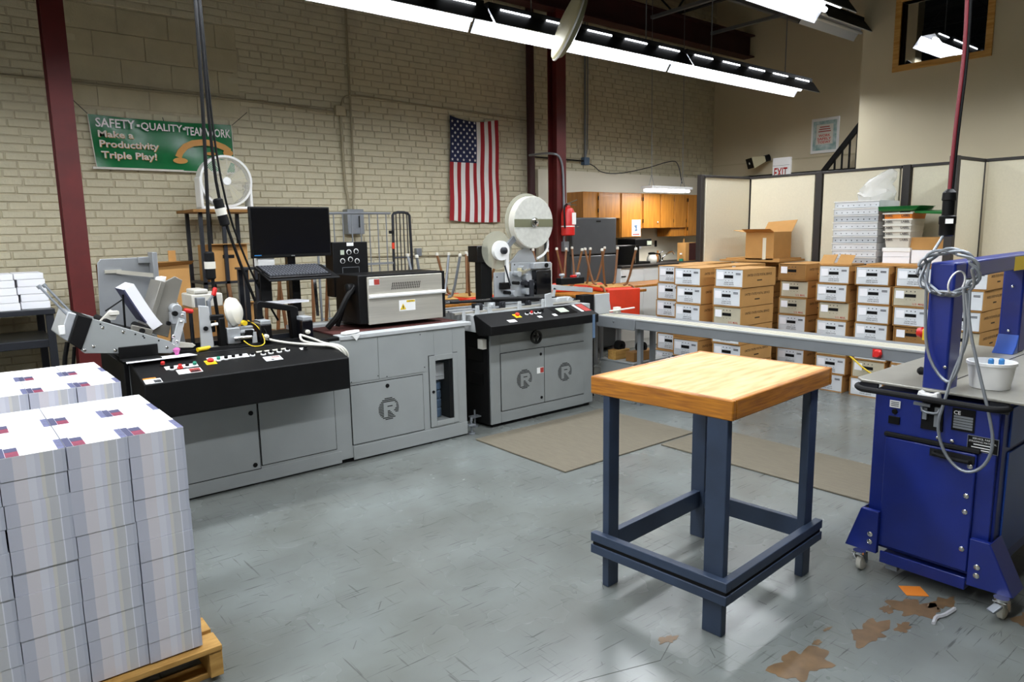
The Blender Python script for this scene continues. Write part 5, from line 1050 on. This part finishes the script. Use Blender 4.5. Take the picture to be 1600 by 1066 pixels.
put('cylinder', MB().lathe((EX_, EY_, 1.53), [(.07, 0), (.082, .01), (.082, .27), (.06, .32), (.03, .335), (.025, .36)], 24), 'red', ex); put('label', MB().box(EX_-.01, EX_+.055, EY_-.086, EY_-.06, 1.66, 1.80), 'white', ex, .004); put('foot_band', MB().lathe((EX_, EY_, 1.635), [(.0832, 0), (.0832, .012)], 24), 'flagwhite', ex); put('valve', MB().box(EX_-.02, EX_+.03, EY_-.02, EY_+.02, 1.885, 1.915).bar((EX_, EY_, 1.91), (EX_+.11, EY_-.04, 1.95), .02, .01).bar((EX_, EY_, 1.90), (EX_+.10, EY_-.04, 1.89), .02, .01), 'chrome', ex); put('hose', MB().tube([(EX_-.02, EY_, 1.90), (EX_-.09, EY_-.03, 1.87), (EX_-.095, EY_-.04, 1.75), (EX_-.088, EY_-.04, 1.62)], .011, 8, 2), 'black', ex)
# ================================================================== PARTITIONS
def panel(a, b_, label, z=2.171, m='panelcloth'):
    """fabric partition from a to b with dark trim"""
    a = Vector((*a, 0)); b_ = Vector((*b_, 0)); t = thing('partition_panel', label, 'partition', (a+b_)/2, group='beige fabric partition panels'); d_ = (b_-a).normalized()
    put('fabric', MB().bar(a+d_*.02+Vector((0,0,(z+.08)/2)), b_-d_*.02+Vector((0,0,(z+.08)/2)), .045, z-.11), m, t, .004)
    put('top_trim', MB().bar(a+Vector((0,0,z-.012)), b_+Vector((0,0,z-.012)), .06, .028), 'charcoal', t, .003); put('base_trim', MB().bar(a+Vector((0,0,.05)), b_+Vector((0,0,.05)), .06, .1), 'charcoal', t, .003)
    return t
def ppost(x, y, w_, label, z=2.175): return put('partition_post', MB().box(x-w_, x+w_, y-w_, y+w_, 0, z), 'charcoal', None, .004, label=label, cat='partition post')
PXX = 7.5
panel((6.71, 4.86), (PXX, 4.79), 'beige partition panel nearest the kitchen, angled from the corner'); panel((PXX, 4.77), (PXX, 3.96), 'beige partition panel behind the open brown carton'); panel((PXX, 3.90), (PXX, 3.09), 'beige partition panel behind the clear trays')
panel((PXX, 3.0), (PXX, 2.45), 'beige partition panel behind the green lids'); panel((6.92, 2.42), (PXX, 2.40), 'short beige partition panel turned towards the room, right of the green lids'); panel((PXX, 2.37), (PXX, .9), 'wide beige partition panel at the right edge')
ppost(6.68, 4.868, .03, 'dark partition post beside the oak cabinets'); ppost(PXX-.0, 3.93, .034, 'dark partition post between carton and clear trays'); ppost(PXX, 3.045, .036, 'dark partition post above the green lids'); ppost(6.895, 2.42, .034, 'dark partition end post behind the hanging cord'); ppost(PXX, 4.785, .015, 'thin dark partition corner post behind the open carton'); ppost(PXX-.02, 2.385, .012, 'thin dark partition post right of the hanging cord')
# ================================================================== MAIL TRAY BOXES
BHH = .175; BWY = .30; BL = .54
def tray_proto(kind):
    t = thing('mail_tray', 'p', 'mail tray', (0,0,0), local=True)   # origin: bottom centre of front face, front faces -x, y across
    h, w_, L = BHH-.004, BWY/2, BL
    sl_ = MB().box(0, L, -w_, -w_+.005, 0, h).box(0, L, w_-.005, w_, 0, h).box(0, L, -w_, w_, 0, .004).box(0, L, -w_, w_, h-.004, h).box(L-.005, L, -w_, w_, 0, h)
    sv_ = put('sleeve', sl_, 'cardboard', t, .003)
    fm_ = {'w': 'traywhite', 't': 'traytan', 'b': 'cardboard_dark'}[kind]
    f_ = put('tray_front', MB().box(.006, .014, -w_+.008, w_-.008, .008, h-.008), fm_, t, .003)
    put('handle_slot', MB().box(.004, .0065, -.045, .05, h*.5, h*.5+.028), 'gap', f_)
    hl = MB()
    for k in range(3): hl.cyl((.0045, -.035+k*.035, h*.5+.052), (.0065, -.035+k*.035, h*.5+.052), .005, 8).cyl((.0045, -.035+k*.035, h*.5-.022), (.0065, -.035+k*.035, h*.5-.022), .003, 8)
    put('rivets', hl, 'ink', f_, kind='stuff')
    if kind == 'w':
        text('UNITED STATES', 'ink', f_, (.005, 0, .045), .10, (-1,0,0)); text('POSTAL SERVICE', 'ink', f_, (.005, 0, .028), .105, (-1,0,0))
        for dz in (.046, .036): put('print_line', MB().box(.0045, .0062, -.122, -.072, h*.5+dz-.003, h*.5+dz+.003), 'ink', f_)
    elif kind == 't': text('U.S. MAIL', 'inkred', f_, (.005, -.07, .028), .10, (-1,0,0))
    put('address_card', MB().box(.002, .005, .055, .125, h*.42, h*.42+.068), 'paper', t)
    # print on the -y side of the sleeve
    text('UNITED STATES POSTAL SERVICE', 'inkbrown', sv_, (L*.5, -w_-.0006, h*.66), .40, (0,-1,0), .022); put('print_line', MB().box(L*.5-.04, L*.5+.04, -w_-.0008, -w_, h*.36-.006, h*.36+.006), 'inkbrown', sv_)
    return t
PROT = {k: tray_proto(k) for k in 'wtb'}; USED = set()
KIND = {'w': 'white-fronted', 't': 'tan-fronted', 'b': 'brown-fronted'}
def tray(kind, x, y, z, rz, label):
    src = PROT[kind]
    if kind not in USED: USED.add(kind); o = src
    else: o = copy_tree(src)
    o.location = (x, y, z); o.rotation_euler = (0, 0, rz); o['label'] = label; o['group'] = 'stacked mail trays'; return o
STK = [('first', 5.80, 4.60, 'wwwwwww', 'leftmost'), ('second', 5.62, 4.22, 'wwwbwww', ''), ('third', 5.65, 3.80, 'wwtwwww', ''), ('fourth', 6.80, 3.80, 'bttwwww', ''),
       ('fifth', 6.66, 3.31, 'wwtwtww', ''), ('sixth', 6.66, 2.94, 'wwwwwtw', ''), ('seventh', 6.66, 2.60, 'wtwbwww', ''), ('eighth', 6.66, 2.19, 'wwwtwww', '')]
for nm, x, y, kinds, _ in STK:
    for l in range(7):
        k = kinds[l]; tray(k, x+random.uniform(-.012, .012), y+random.uniform(-.012, .012), (6-l)*BHH, random.uniform(-.03, .03),
            '%s cardboard mail tray, %s stack from the left, %s from the top' % (KIND[k], nm, ORD[l]))
TZ0 = 7*BHH
# trays behind, their tops showing
for i, (x, y) in enumerate(((6.9, 4.42), (6.3, 4.72), (6.2, 4.24))):
    for l in range(7): tray('w', x if i == 0 else x+.02, y, l*BHH, 0, 'brown-sleeved mail tray in the %s back-row stack behind the left stacks, %s from the bottom' % (ORD[i], ORD[l]))
fc_ = thing('flat_carton', 'flattened carton with two raised flaps on the fifth mail tray stack', 'box', (6.8, 3.31, TZ0))
put('carton_body', MB().box(6.68, 6.92, 3.15, 3.46, TZ0, TZ0+.012), 'cardboard', fc_)
for y, a in ((3.40, .35), (3.23, -.25)): put('flap', MB().hexa([(6.68, y-.07, 1.236), (6.68, y+.07, 1.236), (6.685, y+.07, 1.236), (6.685, y-.07, 1.236), (6.74, y-.08, 1.32+.02*a), (6.74, y+.06, 1.32-.03*a), (6.745, y+.06, 1.32), (6.745, y-.08, 1.32)]), 'cardboard', fc_)
put('yellow_strap', MB().tube([(6.62, 3.40, .50), (6.60, 3.2, .46), (6.60, 3.05, .36), (6.60, 2.95, .28), (6.62, 2.80, .2)], .008, 6, 1), 'yellow', None, label='yellow plastic strap dangling in front of the mail trays', cat='strap')
TZ = 7*BHH
oc = thing('open_carton', 'open brown carton with raised flaps on the rear trays', 'box', (7.05, 4.30, TZ)); put('carton_body', MB().box(6.95, 7.30, 4.12, 4.46, TZ, 1.545), 'cardboard', oc, .003); put('flap', MB().hexa([(6.95, 4.46, 1.54), (7.30, 4.46, 1.54), (7.30, 4.465, 1.545), (6.95, 4.465, 1.545), (6.93, 4.60, 1.56), (7.30, 4.60, 1.56), (7.30, 4.605, 1.565), (6.93, 4.605, 1.565)]), 'cardboard', oc); put('flap', MB().hexa([(7.30, 4.12, 1.54), (7.305, 4.12, 1.54), (7.305, 4.46, 1.54), (7.30, 4.46, 1.54), (7.36, 4.09, 1.67), (7.365, 4.09, 1.67), (7.365, 4.44, 1.65), (7.36, 4.44, 1.65)]), 'cardboard', oc); put('flap', MB().hexa([(6.95, 4.12, 1.54), (6.955, 4.12, 1.54), (6.955, 4.46, 1.54), (6.95, 4.46, 1.54), (6.86, 4.12, 1.575), (6.865, 4.12, 1.575), (6.865, 4.46, 1.575), (6.86, 4.46, 1.575)]), 'cardboard', oc); put('tape', MB().box(6.948, 6.95, 4.21, 4.25, 1.25, 1.48), 'belt', oc)
put('flat_cartons', MB().box(6.9, 7.42, 4.02, 4.75, TZ, TZ+.02).box(6.95, 7.4, 4.05, 4.70, TZ+.02, TZ+.035), 'cardboard', None, label='flattened brown cartons under the open carton', cat='box')
for k in range(9):
    z0 = TZ+.005+k*.067; tr = thing('clear_tray', 'translucent perforated plastic tray, %s from the bottom of its stack' % ORD[k], 'plastic tray', (7.15, 3.27, z0), group='stack of translucent plastic trays'); j = random.uniform(-.008, .008)
    put('shell', MB().box(6.96+j, 6.966+j, 3.06, 3.49, z0, z0+.064).box(6.96+j, 7.4, 3.06, 3.066, z0, z0+.064).box(6.96+j, 7.4, 3.484, 3.49, z0, z0+.064).box(7.394, 7.4, 3.06, 3.49, z0, z0+.064).box(6.96+j, 7.4, 3.06, 3.49, z0, z0+.004), ['trayclear', 'traygray'][k % 3 == 0], tr, .002)
    dots = MB()
    for q in range(8): dots.cyl((6.958+j, 3.09+q*.053, z0+.022), (6.961+j, 3.09+q*.053, z0+.022), .006, 8)
    put('holes', dots, 'galv' if k % 3 else 'ink', tr, kind='stuff'); put('rim', MB().box(6.952+j, 6.962+j, 3.055, 3.495, z0+.055, z0+.064), 'white', tr)
rb = random.Random(5); vs = []; fs = []; nu, nv = 16, 10
for j in range(nv+1):
    for i in range(nu):
        a = 2*math.pi*i/nu; v = j/nv; rr = [.9, 1.05, 1.08, 1.0, .95, .9, .8, .72, .6, .42, .12][j]*(1+.22*(rb.random()-.5)); vs.append((7.2+.12*rr*math.cos(a), 3.21-.13*v*v-.02*math.sin(v*9)+.16*rr*math.sin(a), TZ+.60+.30*v+.03*math.sin(3*a+j)*(1-v)*(j > 0)))
for j in range(nv):
    for i in range(nu): fs.append((j*nu+i, j*nu+(i+1) % nu, (j+1)*nu+(i+1) % nu, (j+1)*nu+i))
fs.append(tuple(nv*nu+i for i in range(nu))); put('plastic_bag', MB().add(vs, fs), 'plasticbag', None, label='crumpled clear plastic bag on top of the plastic tray stack', cat='bag')
for k in range(5):
    z0 = 1.385+k*.055; s = .9+.025*k; tb_ = thing('mail_tub', 'tan plastic mail tub nested in a stack, %s from the bottom' % ORD[k], 'mail tub', (7.1, 2.88, z0), group='nested mail tubs'); hy, hx = .125*s, .16*s
    put('shell', MB().hexa([(7.1-hx*.9, 2.88-hy*.9, z0), (7.1+hx*.9, 2.88-hy*.9, z0), (7.1+hx*.9, 2.88+hy*.9, z0), (7.1-hx*.9, 2.88+hy*.9, z0), (7.1-hx, 2.88-hy, z0+.1), (7.1+hx, 2.88-hy, z0+.1), (7.1+hx, 2.88+hy, z0+.1), (7.1-hx, 2.88+hy, z0+.1)]), 'orange' if k == 4 else 'offwhite', tb_, .006)
    put('rim', MB().box(7.1-hx-.008, 7.1-hx+.004, 2.88-hy-.008, 2.88+hy+.008, z0+.088, z0+.102), 'offwhite', tb_, .002)
    for dy in (.075, -.075): text('LABEL', 'ink', tb_, (7.1-hx-.0095+.0, 2.88+dy*s, z0+.075), .075, (-1,0,0))
for k in range(3):
    z0 = 1.72+k*.013; lb_ = ['lowest', 'middle', 'top'][k]; dy = .01*k
    put('green_lid', MB().hexa([(6.92, 2.74-dy, z0), (7.25, 2.74-dy, z0), (7.25, 3.02+dy, z0), (6.92, 3.02+dy, z0), (6.90, 2.70-dy, z0+.02), (7.27, 2.70-dy, z0+.02), (7.27, 3.05, z0+.02), (6.90, 3.05, z0+.02)]), 'green_lid', None, .003, label='green plastic tray lid on the mail tubs, %s of three' % lb_, cat='lid', group='green lids on the mail tubs')
put('green_lid', MB().hexa([(6.95, 2.46, 1.68), (7.2, 2.46, 1.69), (7.2, 2.74, 1.70), (6.95, 2.74, 1.70), (6.94, 2.43, 1.70), (7.2, 2.43, 1.72), (7.2, 2.74, 1.73), (6.94, 2.74, 1.72)]), 'green_lid', None, .003, label='single green lid propped right of the tubs, behind the cord', cat='lid')
for z0, z1, lb in ((TZ+.005, 1.30, 'white carton at the bottom under the mail tubs'), (1.302, 1.383, 'white lidded carton directly under the mail tubs')):
    t = thing('white_carton', lb, 'box', (7.08, 2.885, z0)); put('carton_body', MB().box(6.97, 7.2, 2.765, 3.005, z0, z1), 'paper', t, .003)
    if z0 > 1.3: put('lid', MB().box(6.965, 7.205, 2.76, 3.01, z1-.035, z1+.002), 'white', t, .002)
put('white_carton', MB().box(6.97, 7.25, 2.44, 2.75, TZ+.02, 1.365), 'paper', None, .003, label='wide white carton behind the hanging cord', cat='box'); put('carton', MB().box(7.0, 7.3, 2.46, 2.78, 1.367, 1.48), 'cardboard', None, .003, label='brown carton on the wide white carton', cat='box'); put('brown_board', MB().box(6.75, 7.28, 2.36, 3.05, TZ, TZ+.018), 'cardboard', None, label='flat cardboard sheet under the white cartons', cat='box')
# ================================================================== END WALL ITEMS
XW = 9.905
es = thing('exit_sign', 'white exit sign with red letters above the partition', 'sign', (9.87, 5.77, 2.25)); put('case', MB().box(9.85, XW, 5.635, 5.91, 2.28, 2.60), 'sign_white', es, .004); put('seam', MB().box(9.848, 9.85, 5.64, 5.905, 2.485, 2.49), 'galv', es); text('EXIT', 'red', es, (9.848, 5.775, 2.385), .21, (-1,0,0), .14)
po = thing('safety_poster', 'framed work safety poster with red lettering on the end wall', 'poster', (9.88, 5.14, 2.61)); put('frame', MB().box(9.885, XW, 4.95, 5.35, 2.61, 3.09), 'white', po, .004); put('print', MB().box(9.882, 9.886, 4.98, 5.32, 2.65, 3.05), 'posterteal', po); put('centre_panel', MB().box(9.880, 9.883, 5.03, 5.27, 2.73, 3.0), 'offwhite', po)
for s, z, wd in (('WORK', 2.85, .17), ('SAFELY', 2.805, .2), ('TODAY', 2.76, .19)): text(s, 'red', po, (9.8785, 5.15, z), wd, (-1,0,0), .035)
for k in range(3): put('print_line', MB().box(9.878, 9.8805, 5.06+.01*k, 5.24-.01*k, 2.90+k*.03, 2.912+k*.03), 'inkred', po)
sk = thing('wall_speaker', 'cream horn loudspeaker on the end wall', 'speaker', (9.7, 6.05, 2.5))
def frust(c0, c1, w0, h0, w1, h1, nrm_):
    d_ = Vector(nrm_).normalized(); sx_ = d_.cross(Vector((0,0,1))).normalized(); uz = sx_.cross(d_); c0 = Vector(c0); c1 = Vector(c1)
    q = lambda c, w_, h_: [c-sx_*w_-uz*h_, c+sx_*w_-uz*h_, c+sx_*w_+uz*h_, c-sx_*w_+uz*h_]
    return MB().hexa(q(c0, w0, h0)+q(c1, w1, h1))
nd = Vector((-.75, .60, -.28)).normalized(); mc = Vector((9.58, 6.12, 2.53)); bc = mc-nd*.22
put('horn', frust(bc, mc, .05, .04, .14, .085, nd), 'cream', sk, .003); put('horn_mouth', frust(mc, mc+nd*.004, .13, .075, .13, .075, nd), 'gap', sk); put('driver', MB().cyl(bc, bc-nd*.08, .05, 14), 'black', sk); put('horn_core', MB().cyl(mc, mc+nd*.01, .018, 12), 'white', sk); put('bracket', MB().bar(bc, (XW, bc.y, bc.z), .03, .03), 'galv', sk)
put('wall_clock', MB().cyl((9.86, 6.28, 2.20), (XW, 6.28, 2.20), .17, 32).ring((9.855, 6.28, 2.20), (1,0,0), .175, .15, .03, 32), 'black', None, label='round dark-rimmed clock showing above the partition', cat='clock')
sr = thing('stair_rail', 'black stair railing rising behind the office wall', 'railing', (9.3, 4.6, 2.3)); A_, B_ = Vector((9.45, 4.95, 2.28)), Vector((9.45, 3.9, 3.55))
put('hand_rail', MB().bar(A_, B_, .05, .06), 'black', sr); put('bottom_rail', MB().bar((9.45, 5.35, 2.30), (9.45, 3.9, 2.30), .05, .05).bar((9.45, 5.35, 2.30), (9.45, 5.5, 2.22), .05, .05), 'black', sr)
put('post', MB().box(9.43, 9.47, 5.33, 5.37, 0, 2.3), 'black', sr); put('post', MB().box(9.43, 9.47, 4.3, 4.34, 0, 2.3), 'black', sr)
for k in range(10): y = 4.86-k*.095; put('baluster', MB().box(9.44, 9.46, y-.01, y+.01, 2.30, 2.28+(4.95-y)/1.05*1.27), 'black', sr)
# round dish hanging from the ceiling in front of the strip lights
dm = thing('ceiling_fan_dish', 'cream round dish hanging edge-on from the ceiling before the strip lights', 'ceiling dish', (4.0, 4.15, 2.95)); ax = Vector((.79, -.42, -.37)).normalized()
put('dish', MB().lathe((3.97, 4.15, 3.15), [(.27, 0), (.26, .015), (.21, .035), (.12, .05), (.02, .055)], 36, -ax), 'cream', dm); put('rim', MB().lathe(Vector((3.97, 4.15, 3.15))+ax*.002, [(.275, 0), (.275, .012)], 36, ax), 'white', dm); put('back_shell', MB().lathe(Vector((3.97, 4.15, 3.15))+ax*.016, [(.26, 0), (.23, .035), (.12, .06), (.03, .07)], 30, ax), 'olive', dm); put('hanger', MB().cyl((4.1, 4.12, 3.22), (4.1, 4.12, 5.05), .012, 8), 'galv', dm)
